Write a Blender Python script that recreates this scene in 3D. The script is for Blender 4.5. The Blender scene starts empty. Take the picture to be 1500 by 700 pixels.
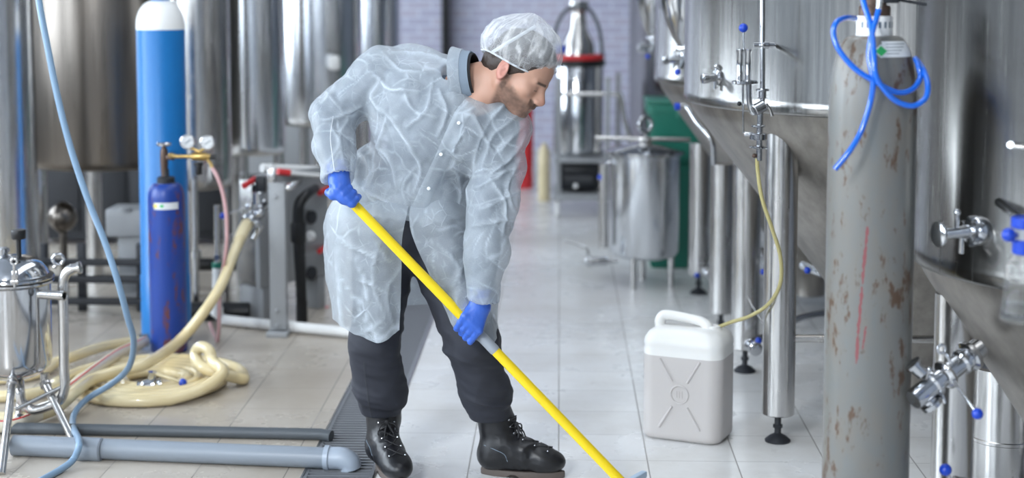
import bpy, bmesh, math, random
import numpy as np
from mathutils import Vector, Matrix, noise as mnoise

random.seed(7); np.random.seed(7)
PI = math.pi
C = bpy.context.scene.collection

# ------------------------------------------------------------------ camera
FPX = 2284.0; PPY = 170.0; H = 1.65
PITCH = math.atan(200.0/FPX); YAW = math.atan(70.0/FPX)
cam_d = bpy.data.cameras.new('camera'); cam = bpy.data.objects.new('camera', cam_d); C.objects.link(cam)
cam_d.sensor_width = 36.0; cam_d.lens = FPX/1500*36.0
cam_d.shift_y = -(350-PPY)/1500.0
cam.location = (0, 0, H)
cam.rotation_euler = (PI/2-PITCH, 0, YAW)
cam_d.dof.use_dof = True; cam_d.dof.focus_distance = 4.9; cam_d.dof.aperture_fstop = 1.55
cam_d.clip_end = 100
bpy.context.scene.camera = cam
_fw = Vector((-math.sin(YAW)*math.cos(PITCH), math.cos(YAW)*math.cos(PITCH), -math.sin(PITCH)))
_rt = Vector((math.cos(YAW), math.sin(YAW), 0)); _up = _rt.cross(_fw)
def ray(px, py): return _fw*FPX + _rt*(px-750) + _up*(PPY-py)
def P(px, py, Y):
    r = ray(px, py); t = Y/r.y
    return Vector((r.x*t, Y, H+r.z*t))
def G(px, py, z=0.0):
    r = ray(px, py); t = (z-H)/r.z
    return Vector((r.x*t, r.y*t, z))

# ------------------------------------------------------------------ world, exposure, lights
sc = bpy.context.scene
sc.view_settings.view_transform = 'Standard'; sc.view_settings.look = 'None'
sc.view_settings.gamma = 1.0; sc.view_settings.use_curve_mapping = False
sc.view_settings.exposure = -0.03
w = bpy.data.worlds.new('daylight'); sc.world = w; w.use_nodes = True
w.node_tree.nodes['Background'].inputs[0].default_value = (0.72, 0.84, 1.0, 1)
w.node_tree.nodes['Background'].inputs[1].default_value = 0.55

def area(name, loc, target, sx, sy, power, col):
    l = bpy.data.lights.new(name, 'AREA'); l.shape = 'RECTANGLE'; l.size = sx; l.size_y = sy
    l.energy = power; l.color = col
    o = bpy.data.objects.new(name, l); C.objects.link(o); o.location = loc
    o.rotation_euler = (Vector(target)-Vector(loc)).to_track_quat('-Z', 'Z').to_euler()
    return o
KEY = area('window_daylight', (-2.6, -1.2, 4.0), (0.6, 5.0, 0.7), 0.9, 0.7, 250, (0.93, 0.97, 1.0))  # key light assumed from the hose shadow; hangs inside the room, no window there
CEIL1 = area('overhead_fill', (0.0, 6.0, 4.5), (0.0, 6.0, 0), 1.2, 7.0, 110, (0.88, 0.94, 1.0))  # overhead fill added below the closed ceiling, which has no skylight

# ------------------------------------------------------------------ material helpers
def mat(name, col=(.5,.5,.5), rough=.5, metal=0.0, **k):
    m = bpy.data.materials.new(name); m.use_nodes = True
    b = m.node_tree.nodes['Principled BSDF']
    b.inputs['Base Color'].default_value = (*col, 1); b.inputs['Roughness'].default_value = rough
    b.inputs['Metallic'].default_value = metal
    for kk, v in k.items(): b.inputs[kk.replace('_', ' ')].default_value = v
    return m
def nd(m, typ, **k):
    n = m.node_tree.nodes.new(typ)
    for a, v in k.items(): setattr(n, a, v)
    return n
def ln(m, a, b): m.node_tree.links.new(a, b)
def bs(m): return m.node_tree.nodes['Principled BSDF']
def coords(m, scale=(1,1,1), rot=(0,0,0), loc=(0,0,0)):
    t = nd(m, 'ShaderNodeTexCoord'); mp = nd(m, 'ShaderNodeMapping')
    mp.inputs['Scale'].default_value = scale; mp.inputs['Rotation'].default_value = rot; mp.inputs['Location'].default_value = loc
    ln(m, t.outputs['Object'], mp.inputs[0]); return mp.outputs[0]
def ntex(m, vec, scale=5, detail=4, rough=.55, dist=0.0):
    n = nd(m, 'ShaderNodeTexNoise'); n.inputs['Scale'].default_value = scale; n.inputs['Detail'].default_value = detail
    n.inputs['Roughness'].default_value = rough; n.inputs['Distortion'].default_value = dist
    ln(m, vec, n.inputs['Vector']); return n.outputs['Fac']
def ramp(m, fac, stops):
    r = nd(m, 'ShaderNodeValToRGB'); e = r.color_ramp.elements
    e[0].position = stops[0][0]; e[0].color = (*stops[0][1], 1); e[1].position = stops[-1][0]; e[1].color = (*stops[-1][1], 1)
    for p, c in stops[1:-1]:
        x = e.new(p); x.color = (*c, 1)
    ln(m, fac, r.inputs[0]); return r.outputs[0]
def mixc(m, fac, a, b, blend='MIX'):
    x = nd(m, 'ShaderNodeMix', data_type='RGBA', blend_type=blend)
    for s, v in ((0, fac), (6, a), (7, b)):
        if isinstance(v, (int, float)): x.inputs[s].default_value = v
        elif isinstance(v, tuple): x.inputs[s].default_value = (*v, 1)
        else: ln(m, v, x.inputs[s])
    return x.outputs[2]
def bump(m, h, strength=.3, dist=.01):
    b = nd(m, 'ShaderNodeBump'); b.inputs['Strength'].default_value = strength; b.inputs['Distance'].default_value = dist
    ln(m, h, b.inputs['Height']); ln(m, b.outputs[0], bs(m).inputs['Normal']); return b
def mth(m, op, a, b=None, c=None, clamp=False):
    x = nd(m, 'ShaderNodeMath', operation=op, use_clamp=clamp)
    for i, v in enumerate((a, b, c)):
        if v is None: continue
        if isinstance(v, (int, float)): x.inputs[i].default_value = v
        else: ln(m, v, x.inputs[i])
    return x.outputs[0]

def steel(name, col, rough, streak=(60,60,1.2), amt=.12, bmp=.08):
    m = mat(name, col, rough, 1.0)
    v = coords(m, streak); f = ntex(m, v, 1.0, 5, .6)
    ln(m, ramp(m, f, [(.3, tuple(x*(1-amt*1.3) for x in col)), (.7, tuple(min(1, x*(1+amt)) for x in col))]), bs(m).inputs['Base Color'])
    ln(m, mth(m, 'MULTIPLY_ADD', f, .18, rough-.09), bs(m).inputs['Roughness'])
    bump(m, f, bmp, .002)
    return m

M = {}
M['steel'] = steel('tank_steel', (.345,.34,.33), .24, bmp=.025)
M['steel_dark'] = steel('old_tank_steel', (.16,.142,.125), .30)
M['steel_cone'] = steel('cone_steel', (.36,.335,.305), .36, streak=(14,14,5), amt=.2, bmp=.15)
M['steel_bright'] = steel('bright_tank_steel', (.74,.76,.79), .22, amt=.06, bmp=.02)
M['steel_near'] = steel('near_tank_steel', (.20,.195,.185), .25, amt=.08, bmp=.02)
M['chrome'] = mat('polished_steel', (.55,.56,.58), .13, 1.0)
M['satin'] = steel('satin_steel', (.56,.55,.54), .24, streak=(30,30,8), amt=.05, bmp=.04)
M['black'] = mat('black_rubber', (.006,.006,.007), .45)
M['darkgrey'] = mat('dark_enamel', (.016,.018,.023), .5)
M['greypaint'] = mat('grey_painted_plate', (.30,.31,.32), .5, .1)
M['white'] = mat('white_plastic', (.78,.78,.77), .4)
M['red'] = mat('red_plastic', (.62,.03,.035), .4)
M['blueknob'] = mat('blue_plastic_knob', (.004,.045,.42), .3)
M['brass'] = mat('brass', (.62,.43,.16), .3, 1.0)
M['rustbrass'] = mat('tarnished_brass', (.10,.065,.05), .5, .6)
M['cream'] = mat('cream_pvc', (.70,.60,.38), .3)
M['green'] = mat('green_plastic', (.012,.16,.11), .4)
M['pipegrey'] = mat('grey_pvc_pipe', (.23,.26,.30), .38)
M['pipedark'] = mat('dark_rubber_pipe', (.07,.08,.09), .5)
M['pink'] = mat('pink_rubber', (.55,.33,.33), .4)
M['bluehose'] = mat('blue_polyurethane', (.003,.12,.62), .22, Coat_Weight=.5)
M['glassgauge'] = mat('gauge_face', (.38,.40,.41), .35)

# ------------------------------------------------------------------ geometry helpers (all in world coordinates)
def catmull(pts, n=8, closed=False):
    pts = [Vector(p) for p in pts]; out = []
    L = len(pts)
    rng = range(L) if closed else range(L-1)
    for i in rng:
        if closed: a, b, c, d = pts[(i-1)%L], pts[i], pts[(i+1)%L], pts[(i+2)%L]
        else:
            b, c = pts[i], pts[i+1]
            a = pts[i-1] if i > 0 else b*2-c
            d = pts[i+2] if i+2 < L else c*2-b
        for k in range(n):
            t = k/n
            out.append(0.5*((2*b)+(c-a)*t+(2*a-5*b+4*c-d)*t*t+(3*b-a-3*c+d)*t*t*t))
    if not closed: out.append(pts[-1].copy())
    return out
def frame(d, hint=None):
    d = Vector(d).normalized()
    h = Vector(hint) if hint is not None else (Vector((0,0,1)) if abs(d.z) < .95 else Vector((1,0,0)))
    x = (h - d*h.dot(d)).normalized(); y = d.cross(x)
    return x, y, d
class MB:
    def __init__(s): s.v = []; s.f = []
    def tube(s, pts, r, seg=12, smooth=0, caps=True, closed=False):
        if smooth:
            rr = r
            if not isinstance(r, (int, float)):
                n0 = len(pts); rr = []
                for i in range(n0-1):
                    for k in range(smooth): rr.append(r[i]+(r[i+1]-r[i])*k/smooth)
                rr.append(r[-1])
            pts = catmull(pts, smooth, closed); r = rr
        pts = [Vector(p) for p in pts]; n = len(pts)
        if isinstance(r, (int, float)): r = [r]*n
        tg = []
        for i in range(n):
            a = pts[(i-1) % n] if closed else pts[max(i-1, 0)]; b = pts[(i+1) % n] if closed else pts[min(i+1, n-1)]
            d = (b-a); tg.append(d.normalized() if d.length > 1e-9 else Vector((0,0,1)))
        x, y, _ = frame(tg[0]); o = len(s.v)
        for i in range(n):
            x = (x - tg[i]*x.dot(tg[i])); x = x.normalized() if x.length > 1e-6 else frame(tg[i])[0]
            y = tg[i].cross(x)
            for k in range(seg):
                a = 2*PI*k/seg; s.v.append(pts[i]+(x*math.cos(a)+y*math.sin(a))*r[i])
        m = n if closed else n-1
        for i in range(m):
            for k in range(seg):
                a = o+i*seg+k; b = o+i*seg+(k+1)%seg; j = ((i+1) % n)
                s.f.append((a, b, o+j*seg+(k+1)%seg, o+j*seg+k))
        if caps and not closed:
            s.f.append(tuple(o+k for k in range(seg))[::-1]); s.f.append(tuple(o+(n-1)*seg+k for k in range(seg)))
        return s
    def cyl(s, a, b, r, r2=None, seg=24): return s.tube([a, b], [r, r if r2 is None else r2], seg)
    def lathe(s, base, prof, axis=(0,0,1), seg=40, hint=None, sx=1.0, sy=1.0):
        x, y, d = frame(axis, hint); base = Vector(base); o = len(s.v); n = len(prof)
        for (r, z) in prof:
            for k in range(seg):
                a = 2*PI*k/seg; s.v.append(base+d*z+x*(math.cos(a)*r*sx)+y*(math.sin(a)*r*sy))
        for i in range(n-1):
            for k in range(seg):
                s.f.append((o+i*seg+k, o+i*seg+(k+1)%seg, o+(i+1)*seg+(k+1)%seg, o+(i+1)*seg+k))
        if prof[0][0] > 1e-5: s.f.append(tuple(o+k for k in range(seg))[::-1])
        if prof[-1][0] > 1e-5: s.f.append(tuple(o+(n-1)*seg+k for k in range(seg)))
        return s
    def torus(s, c, axis, R, r, seg=32, sub=10, a0=0, a1=2*PI, hint=None):
        x, y, d = frame(axis, hint); c = Vector(c)
        full = abs(a1-a0-2*PI) < 1e-6
        n = seg if full else seg+1
        pts = [c+(x*math.cos(a0+(a1-a0)*i/seg)+y*math.sin(a0+(a1-a0)*i/seg))*R for i in range(n)]
        return s.tube(pts, r, sub, closed=full)
    def ball(s, c, r, seg=20, sx=1, sy=1, sz=1):
        c = Vector(c); n = seg//2; o = len(s.v)
        for i in range(n+1):
            t = PI*i/n
            for k in range(seg):
                a = 2*PI*k/seg; s.v.append(c+Vector((math.sin(t)*math.cos(a)*r*sx, math.sin(t)*math.sin(a)*r*sy, math.cos(t)*r*sz)))
        for i in range(n):
            for k in range(seg): s.f.append((o+i*seg+k, o+(i+1)*seg+k, o+(i+1)*seg+(k+1)%seg, o+i*seg+(k+1)%seg))
        return s
    def box(s, c, size, rot=None, bev=.003, segs=2):
        bm = bmesh.new(); bmesh.ops.create_cube(bm, size=1)
        for v in bm.verts: v.co = Vector((v.co.x*size[0], v.co.y*size[1], v.co.z*size[2]))
        if bev > 0: bmesh.ops.bevel(bm, geom=list(bm.edges), offset=bev, segments=segs, affect='EDGES', profile=.5)
        R = rot if rot is not None else Matrix.Identity(3); o = len(s.v); c = Vector(c)
        bm.verts.index_update()
        for v in bm.verts: s.v.append(c+R @ v.co)
        for f in bm.faces: s.f.append(tuple(o+v.index for v in f.verts))
        bm.free(); return s
    def bar(s, a, b, wd, th, up=(0,0,1), bev=.002):
        a = Vector(a); b = Vector(b); d = b-a; x, y, z = frame(d, up)
        return s.box((a+b)/2, (th, wd, d.length), Matrix((x, y, z)).transposed(), bev)
    def prism(s, poly, d):
        """closed polygon of 3-D points pushed along d"""
        o = len(s.v); n = len(poly); d = Vector(d)
        for p in poly: s.v.append(Vector(p))
        for p in poly: s.v.append(Vector(p)+d)
        s.f.append(tuple(o+i for i in range(n))[::-1]); s.f.append(tuple(o+n+i for i in range(n)))
        for i in range(n): s.f.append((o+i, o+(i+1)%n, o+n+(i+1)%n, o+n+i))
        return s
def build(name, mb, material, root=None, origin=None, flat=False, sharp=40):
    """links one mesh object; root = Empty/parent"""
    if isinstance(mb, MB): V = [tuple(p) for p in mb.v]; F = mb.f
    else: V, F = mb
    if root is not None:
        org = root.get('_org'); org = Vector(org) if org is not None else Vector((0,0,0))
    elif origin is not None: org = Vector(origin)
    else: org = Vector((0,0,0))
    A = np.array(V, dtype=np.float64)-np.array(org)
    me = bpy.data.meshes.new(name); me.from_pydata(A.tolist(), [], F if isinstance(F, list) else F.tolist()); me.validate(); 
    bm = bmesh.new(); bm.from_mesh(me)
    if len(bm.faces) < 60000: bmesh.ops.recalc_face_normals(bm, faces=list(bm.faces))
    bm.to_mesh(me); bm.free()
    if not flat:
        me.shade_smooth(); me.set_sharp_from_angle(angle=math.radians(sharp))
    if material is not None: me.materials.append(material)
    o = bpy.data.objects.new(name, me); C.objects.link(o)
    if root is not None: o.parent = root; o['_org'] = tuple(org)
    else: o.location = org; o['_org'] = tuple(org)
    return o
def tag(o, label=None, cat=None, group=None, kind=None):
    for k, v in (('label', label), ('category', cat), ('group', group), ('kind', kind)):
        if v: o[k] = v
    return o
def thing(name, label, cat, loc=(0,0,0), group=None):
    o = bpy.data.objects.new(name, None); C.objects.link(o); o.location = loc; o.empty_display_size = .1
    o['_org'] = tuple(loc); return tag(o, label, cat, group)
def struct(name, mb, m, **k):
    return tag(build(name, mb, m, **k), kind='structure')
def copy_tree(o, parent=None):
    c = o.copy(); C.objects.link(c)
    if parent is not None: c.parent = parent
    for ch in list(o.children): copy_tree(ch, c)
    return c

# ------------------------------------------------------------------ implicit surfaces (used for body, clothes, gloves, boots)
class SDF:
    def __init__(s, lo, hi, vox):
        s.lo = np.array(lo, float); s.vox = vox
        s.n = np.ceil((np.array(hi)-s.lo)/vox).astype(int)+1
        s.d = np.full(tuple(s.n), 0.5, np.float32)
    def _sub(s, lo, hi):
        a = np.clip(np.floor((np.array(lo)-s.lo)/s.vox).astype(int), 0, s.n-1)
        b = np.clip(np.ceil((np.array(hi)-s.lo)/s.vox).astype(int)+1, 1, s.n)
        b = np.maximum(b, a+1)
        sl = tuple(slice(a[i], b[i]) for i in range(3))
        ax = [(s.lo[i]+np.arange(a[i], b[i])*s.vox).astype(np.float32) for i in range(3)]
        return sl, ax[0][:, None, None], ax[1][None, :, None], ax[2][None, None, :]
    def _merge(s, sl, d, k, op):
        o = s.d[sl]
        if op == 'add':
            if k <= 0: s.d[sl] = np.minimum(o, d); return
            h = np.maximum(k-np.abs(o-d), 0)/k; s.d[sl] = np.minimum(o, d)-h*h*k*.25
        else:
            d = -d
            if k <= 0: s.d[sl] = np.maximum(o, d); return
            h = np.maximum(k-np.abs(o-d), 0)/k; s.d[sl] = np.maximum(o, d)+h*h*k*.25
    def cap(s, a, b, ra, rb=None, k=.02, op='add', sq=None):
        """round cone; sq = (axis, factor) squash"""
        rb = ra if rb is None else rb
        a = np.array(a, float); b = np.array(b, float); m = max(ra, rb)+k+.012
        f = 1.0 if sq is None else max(1, sq[1])
        sl, X, Y, Z = s._sub(np.minimum(a, b)-m*f, np.maximum(a, b)+m*f)
        ab = b-a; L = max(float(ab@ab), 1e-12)
        t = np.clip(((X-a[0])*ab[0]+(Y-a[1])*ab[1]+(Z-a[2])*ab[2])/L, 0, 1)
        dx, dy, dz = X-a[0]-t*ab[0], Y-a[1]-t*ab[1], Z-a[2]-t*ab[2]
        if sq is not None:
            n = np.array(sq[0], float); n /= np.linalg.norm(n)
            pr = dx*n[0]+dy*n[1]+dz*n[2]; g = 1/sq[1]-1
            dx = dx+pr*n[0]*g; dy = dy+pr*n[1]*g; dz = dz+pr*n[2]*g
        d = np.sqrt(dx*dx+dy*dy+dz*dz)-(ra+t*(rb-ra))
        s._merge(sl, d, k, op)
    def ell(s, c, r, ax=None, k=.02, op='add'):
        c = np.array(c, float); r = np.array(r, float); m = float(r.max())+k+.012
        sl, X, Y, Z = s._sub(c-m, c+m)
        if ax is None: ax = np.eye(3)
        ax = np.array([list(a) for a in ax], float)
        q = [((X-c[0])*ax[i][0]+(Y-c[1])*ax[i][1]+(Z-c[2])*ax[i][2]) for i in range(3)]
        k0 = np.sqrt(sum((q[i]/r[i])**2 for i in range(3))); k1 = np.sqrt(sum((q[i]/r[i]**2)**2 for i in range(3)))+1e-6
        s._merge(sl, k0*(k0-1)/k1, k, op)
    def box(s, c, h, ax, rad=.01, k=.01, op='add'):
        c = np.array(c, float); m = float(np.linalg.norm(h))+k+rad+.01
        sl, X, Y, Z = s._sub(c-m, c+m); ax = np.array([list(a) for a in ax], float)
        q = [np.abs((X-c[0])*ax[i][0]+(Y-c[1])*ax[i][1]+(Z-c[2])*ax[i][2])-(h[i]-rad) for i in range(3)]
        d = np.sqrt(sum(np.maximum(x, 0)**2 for x in q))+np.minimum(np.maximum(np.maximum(q[0], q[1]), q[2]), 0)-rad
        s._merge(sl, d, k, op)
    def chain(s, pts, rs, k=.02, sq=None):
        for i in range(len(pts)-1): s.cap(pts[i], pts[i+1], rs[i], rs[i+1], k, sq=sq)
    def cutbelow(s, p, n):
        """remove everything on the side n points to"""
        p = np.array(p, float); n = np.array(n, float); n /= np.linalg.norm(n)
        sl, X, Y, Z = s._sub(s.lo, s.lo+s.n*s.vox)
        s.d = np.maximum(s.d, ((X-p[0])*n[0]+(Y-p[1])*n[1]+(Z-p[2])*n[2]).astype(np.float32))
    def mesh(s, relax=1):
        d = s.d; ins = d < 0
        nx, ny, nz = d.shape
        acc = np.zeros((nx-1, ny-1, nz-1), np.uint8)
        for i in (0, 1):
            for j in (0, 1):
                for k in (0, 1): acc += ins[i:nx-1+i, j:ny-1+j, k:nz-1+k]
        cells = np.argwhere((acc > 0) & (acc < 8)); del acc
        idx = np.full((nx-1, ny-1, nz-1), -1, np.int32)
        idx[cells[:, 0], cells[:, 1], cells[:, 2]] = np.arange(len(cells))
        sumv = np.zeros((len(cells), 3)); cnt = np.zeros(len(cells))
        cr = [(i, j, k) for i in (0, 1) for j in (0, 1) for k in (0, 1)]
        vals = {c: d[cells[:, 0]+c[0], cells[:, 1]+c[1], cells[:, 2]+c[2]] for c in cr}
        for a in cr:
            for ax in range(3):
                if a[ax]: continue
                b = list(a); b[ax] = 1; b = tuple(b); va, vb = vals[a], vals[b]
                m = (va < 0) != (vb < 0); t = np.where(m, va/np.where(va-vb == 0, 1, va-vb), 0)
                p = np.zeros((len(cells), 3)); p[:] = a; p[:, ax] += t
                sumv += p*m[:, None]; cnt += m
        V = s.lo+(cells+sumv/np.maximum(cnt, 1)[:, None])*s.vox
        F = []
        for ax in range(3):
            o1, o2 = [(1, 2), (2, 0), (0, 1)][ax]
            sa = [slice(1, -1)]*3; sb = [slice(1, -1)]*3; sa[ax] = slice(0, -1); sb[ax] = slice(1, None)
            A = ins[tuple(sa)]; B = ins[tuple(sb)]
            e = np.argwhere(A != B); flip = A[e[:, 0], e[:, 1], e[:, 2]]
            e = e+1; e[:, ax] -= 1
            def cell(du, dv):
                q = e.copy(); q[:, o1] -= du; q[:, o2] -= dv
                return idx[q[:, 0], q[:, 1], q[:, 2]]
            q = np.stack([cell(1, 1), cell(0, 1), cell(0, 0), cell(1, 0)], 1)
            q[~flip] = q[~flip][:, ::-1]
            F.append(q)
        F = np.concatenate(F); F = F[(F >= 0).all(1)]
        # light relaxation
        for _ in range(relax):
            acc2 = np.zeros_like(V); c2 = np.zeros(len(V))
            for i in range(4):
                a, b = F[:, i], F[:, (i+1) % 4]
                for ax in range(3):
                    acc2[:, ax] += np.bincount(a, V[b, ax], len(V))+np.bincount(b, V[a, ax], len(V))
                c2 += np.bincount(a, minlength=len(V))+np.bincount(b, minlength=len(V))
            V = V*.4+.6*acc2/np.maximum(c2, 1)[:, None]
        return V, F
def vnormals(V, F):
    n = np.cross(V[F[:, 2]]-V[F[:, 0]], V[F[:, 3]]-V[F[:, 1]]); N = np.zeros_like(V)
    for i in range(4):
        for ax in range(3): N[:, ax] += np.bincount(F[:, i], n[:, ax], len(V))
    return N/np.maximum(np.linalg.norm(N, axis=1), 1e-12)[:, None]
def fbm(V, scale, seed=0, ridged=False, octv=3):
    """cheap vectorised value noise"""
    rng = np.random.RandomState(seed); T = rng.rand(32, 32, 32).astype(np.float32)
    out = np.zeros(len(V)); amp = 1; tot = 0; Q = V*scale
    for _ in range(octv):
        i = np.floor(Q).astype(int); f = Q-i; f = f*f*(3-2*f); r = 0
        for a in (0, 1):
            for b in (0, 1):
                for c in (0, 1):
                    wgt = (f[:, 0] if a else 1-f[:, 0])*(f[:, 1] if b else 1-f[:, 1])*(f[:, 2] if c else 1-f[:, 2])
                    r = r+wgt*T[(i[:, 0]+a) % 32, (i[:, 1]+b) % 32, (i[:, 2]+c) % 32]
        v = r*2-1
        if ridged: v = 1-2*np.abs(v)
        out += v*amp; tot += amp; amp *= .5; Q = Q*2.03+7.3
    return out/tot

#==STRUCTURE==
# ------------------------------------------------------------------ the room
TILE = 0.305
def floor_material():
    m = mat('floor_tiles', (.5,.49,.47), .3)
    t = nd(m, 'ShaderNodeTexCoord'); sp = nd(m, 'ShaderNodeSeparateXYZ'); ln(m, t.outputs['Object'], sp.inputs[0])
    x = mth(m, 'MULTIPLY', sp.outputs[0], 1/TILE); y = mth(m, 'MULTIPLY_ADD', sp.outputs[1], 1/TILE, -5.2567/TILE+100)
    x = mth(m, 'ADD', x, 100.0)
    fx = mth(m, 'FRACT', x); fy = mth(m, 'FRACT', y)
    ex = mth(m, 'MINIMUM', fx, mth(m, 'SUBTRACT', 1.0, fx)); ey = mth(m, 'MINIMUM', fy, mth(m, 'SUBTRACT', 1.0, fy))
    gx = mth(m, 'LESS_THAN', ex, .0075); gy = mth(m, 'LESS_THAN', ey, .0075)
    g = mth(m, 'MAXIMUM', gx, mth(m, 'MULTIPLY', gy, .55))
    cx = mth(m, 'FLOOR', x); cy = mth(m, 'FLOOR', y)
    cmb = nd(m, 'ShaderNodeCombineXYZ'); ln(m, cx, cmb.inputs[0]); ln(m, cy, cmb.inputs[1])
    wn = nd(m, 'ShaderNodeTexWhiteNoise'); ln(m, cmb.outputs[0], wn.inputs[0])
    tile = ramp(m, wn.outputs['Value'], [(0, (.70,.70,.695)), (1, (.76,.76,.755))])
    v = t.outputs['Object']
    n1 = ntex(m, v, 1.6, 6, .65); n2 = ntex(m, v, 9, 5, .7, .6)
    dirt = ramp(m, n1, [(.42, (1,1,1)), (.72, (.80,.775,.74))])
    tile = mixc(m, 1.0, tile, dirt, 'MULTIPLY')
    # darker, browner tiles to the left of the drain
    side = mth(m, 'MULTIPLY', mth(m, 'LESS_THAN', sp.outputs[0], -.75), 1.0)
    tile = mixc(m, side, tile, mixc(m, 1.0, tile, (.62,.555,.48), 'MULTIPLY'))
    smear = ramp(m, n2, [(.62, (0,0,0)), (.70, (1,1,1))])
    tile = mixc(m, mth(m, 'MULTIPLY', smear, .22), tile, (.30,.27,.24))
    col = mixc(m, mth(m, 'MULTIPLY', g, .75), tile, (.16,.145,.13))
    ln(m, col, bs(m).inputs['Base Color'])
    ln(m, mth(m, 'ADD', mth(m, 'MULTIPLY_ADD', n1, .25, .16), mth(m, 'MULTIPLY', g, .4)), bs(m).inputs['Roughness'])
    h = mth(m, 'SUBTRACT', mth(m, 'MULTIPLY', n2, .05), mth(m, 'MULTIPLY', g, 1.0))
    bump(m, h, .25, .002)
    return m
M['floor'] = floor_material()
DX0, DX1 = -.855, -.616
XL, XR, YF, YB, ZC = -6.0, 3.6, -4.0, 15.2, 4.8
mb = MB()
def quad(mb, a, b, c, d):
    o = len(mb.v); mb.v += [Vector(a), Vector(b), Vector(c), Vector(d)]; mb.f.append((o, o+1, o+2, o+3))
quad(mb, (XL,YF,0), (DX0,YF,0), (DX0,YB,0), (XL,YB,0)); quad(mb, (DX1,YF,0), (XR,YF,0), (XR,YB,0), (DX1,YB,0))
quad(mb, (DX0,YF,0), (DX0,YF,-.14), (DX0,YB,-.14), (DX0,YB,0)); quad(mb, (DX1,YF,-.14), (DX1,YF,0), (DX1,YB,0), (DX1,YB,-.14))
quad(mb, (DX0,YF,-.14), (DX1,YF,-.14), (DX1,YB,-.14), (DX0,YB,-.14))
struct('floor', mb, M['floor'], flat=True)
M['wall'] = mat('painted_wall', (.24,.26,.30), .8)
M['ceil'] = mat('ceiling_paint', (.26,.28,.31), .85)
def brick_material():
    m = mat('brick_wall', (.3,.2,.18), .85)
    t = nd(m, 'ShaderNodeTexCoord'); mp = nd(m, 'ShaderNodeMapping'); ln(m, t.outputs['Object'], mp.inputs[0])
    mp.inputs['Rotation'].default_value = (-PI/2, 0, 0)
    b = nd(m, 'ShaderNodeTexBrick'); ln(m, mp.outputs[0], b.inputs['Vector'])
    for k, v in (('Scale', 1.0), ('Mortar Size', .012), ('Brick Width', .25), ('Row Height', .08), ('Bias', -.1)): b.inputs[k].default_value = v
    b.inputs['Color1'].default_value = (.50,.46,.56,1); b.inputs['Color2'].default_value = (.42,.41,.55,1); b.inputs['Mortar'].default_value = (.62,.65,.75,1)
    ln(m, b.outputs['Color'], bs(m).inputs['Base Color']); return m
M['brick'] = brick_material()
mb = MB(); mb.box(((XL+XR)/2, YB+.1, ZC/2), (XR-XL, .2, ZC), bev=0); struct('wall_back', mb, M['brick'], flat=True)
mb = MB(); mb.box(((XL+XR)/2, (YF+YB)/2, ZC+.1), (XR-XL, YB-YF, .2), bev=0); struct('ceiling', mb, M['ceil'], flat=True)
def wall_with_holes(name, fixed, a0, a1, holes, axis, outward, m):
    """wall in plane axis=fixed, spanning a0..a1, z 0..ZC, holes [(b0,b1,z0,z1)] sorted"""
    mb = MB(); th = .2
    def blk(b0, b1, z0, z1):
        if b1-b0 < 1e-4 or z1-z0 < 1e-4: return
        c = (fixed+outward*th/2, (b0+b1)/2, (z0+z1)/2) if axis == 'x' else ((b0+b1)/2, fixed+outward*th/2, (z0+z1)/2)
        s = (th, b1-b0, z1-z0) if axis == 'x' else (b1-b0, th, z1-z0)
        mb.box(c, s, bev=0)
    cur = a0
    for (b0, b1, z0, z1) in holes:
        blk(cur, b0, 0, ZC); blk(b0, b1, 0, z0); blk(b0, b1, z1, ZC); cur = b1
    blk(cur, a1, 0, ZC); return struct(name, mb, m, flat=True)
M['pane'] = mat('daylit_frosted_pane', (.8,.85,.9), .4, Emission_Strength=5.5)
bs(M['pane']).inputs['Emission Color'].default_value = (.80, .90, 1.0, 1)
M['frame'] = mat('window_frame', (.05,.055,.06), .5)
wn_i = 0
def window(fixed, axis, b0, b1, z0, z1, mull=3, strength=None):
    global wn_i; wn_i += 1
    def c3(b, z): return (fixed, b, z) if axis == 'x' else (b, fixed, z)
    pm = M['pane']
    if strength:
        pm = M['pane'].copy(); pm.name = 'daylit_pane'; bs(pm).inputs['Emission Strength'].default_value = strength
    s = lambda db, dz, t: (t, db, dz) if axis == 'x' else (db, t, dz)
    fr = MB()
    for z in (z0+.03, z1-.03): fr.box(c3((b0+b1)/2, z), s(b1-b0, .06, .12), bev=0)
    for i in range(mull+1):
        b = b0+.03+(b1-b0-.06)*i/mull; fr.box(c3(b, (z0+z1)/2), s(.06, z1-z0-.12, .12), bev=0)
    o = struct('window_%d' % wn_i, fr, M['frame'], flat=True)
    p = MB(); p.box(c3((b0+b1)/2, (z0+z1)/2), s(b1-b0, z1-z0, .012), bev=0)
    build('window_pane', p, pm, o, flat=True)
assumed_windows = [(-2.8,-1.0,.9,3.9), (.6,2.8,.9,3.9), (4.2,6.4,.9,3.9), (8.0,9.8,.9,3.9), (11.2,13.4,.9,3.9)]  # unseen left windows, assumed from the bright strips reflected in the tanks
wall_with_holes('wall_left', XL, YF, YB, assumed_windows, 'x', -1, M['wall'])
for (a, b, c, d) in assumed_windows: window(XL-.1, 'x', a, b, c, d, 3, 16)
added_windows = [(-5.4,-4.4,1.0,4.0), (-3.4,-2.0,1.0,4.0), (-.7,-.1,1.0,4.0), (1.2,1.8,1.0,4.0)]  # unseen windows behind the camera, added for bright strip reflections in the tanks
wall_with_holes('wall_front', YF, XL, XR, added_windows, 'y', -1, M['wall'])
for (a, b, c, d) in added_windows: window(YF-.1, 'y', a, b, c, d, 2, 5.0)
mb = MB(); mb.box((XR+.1, (YF+YB)/2, ZC/2), (.2, YB-YF, ZC), bev=0); struct('wall_right', mb, M['wall'], flat=True)
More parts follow.
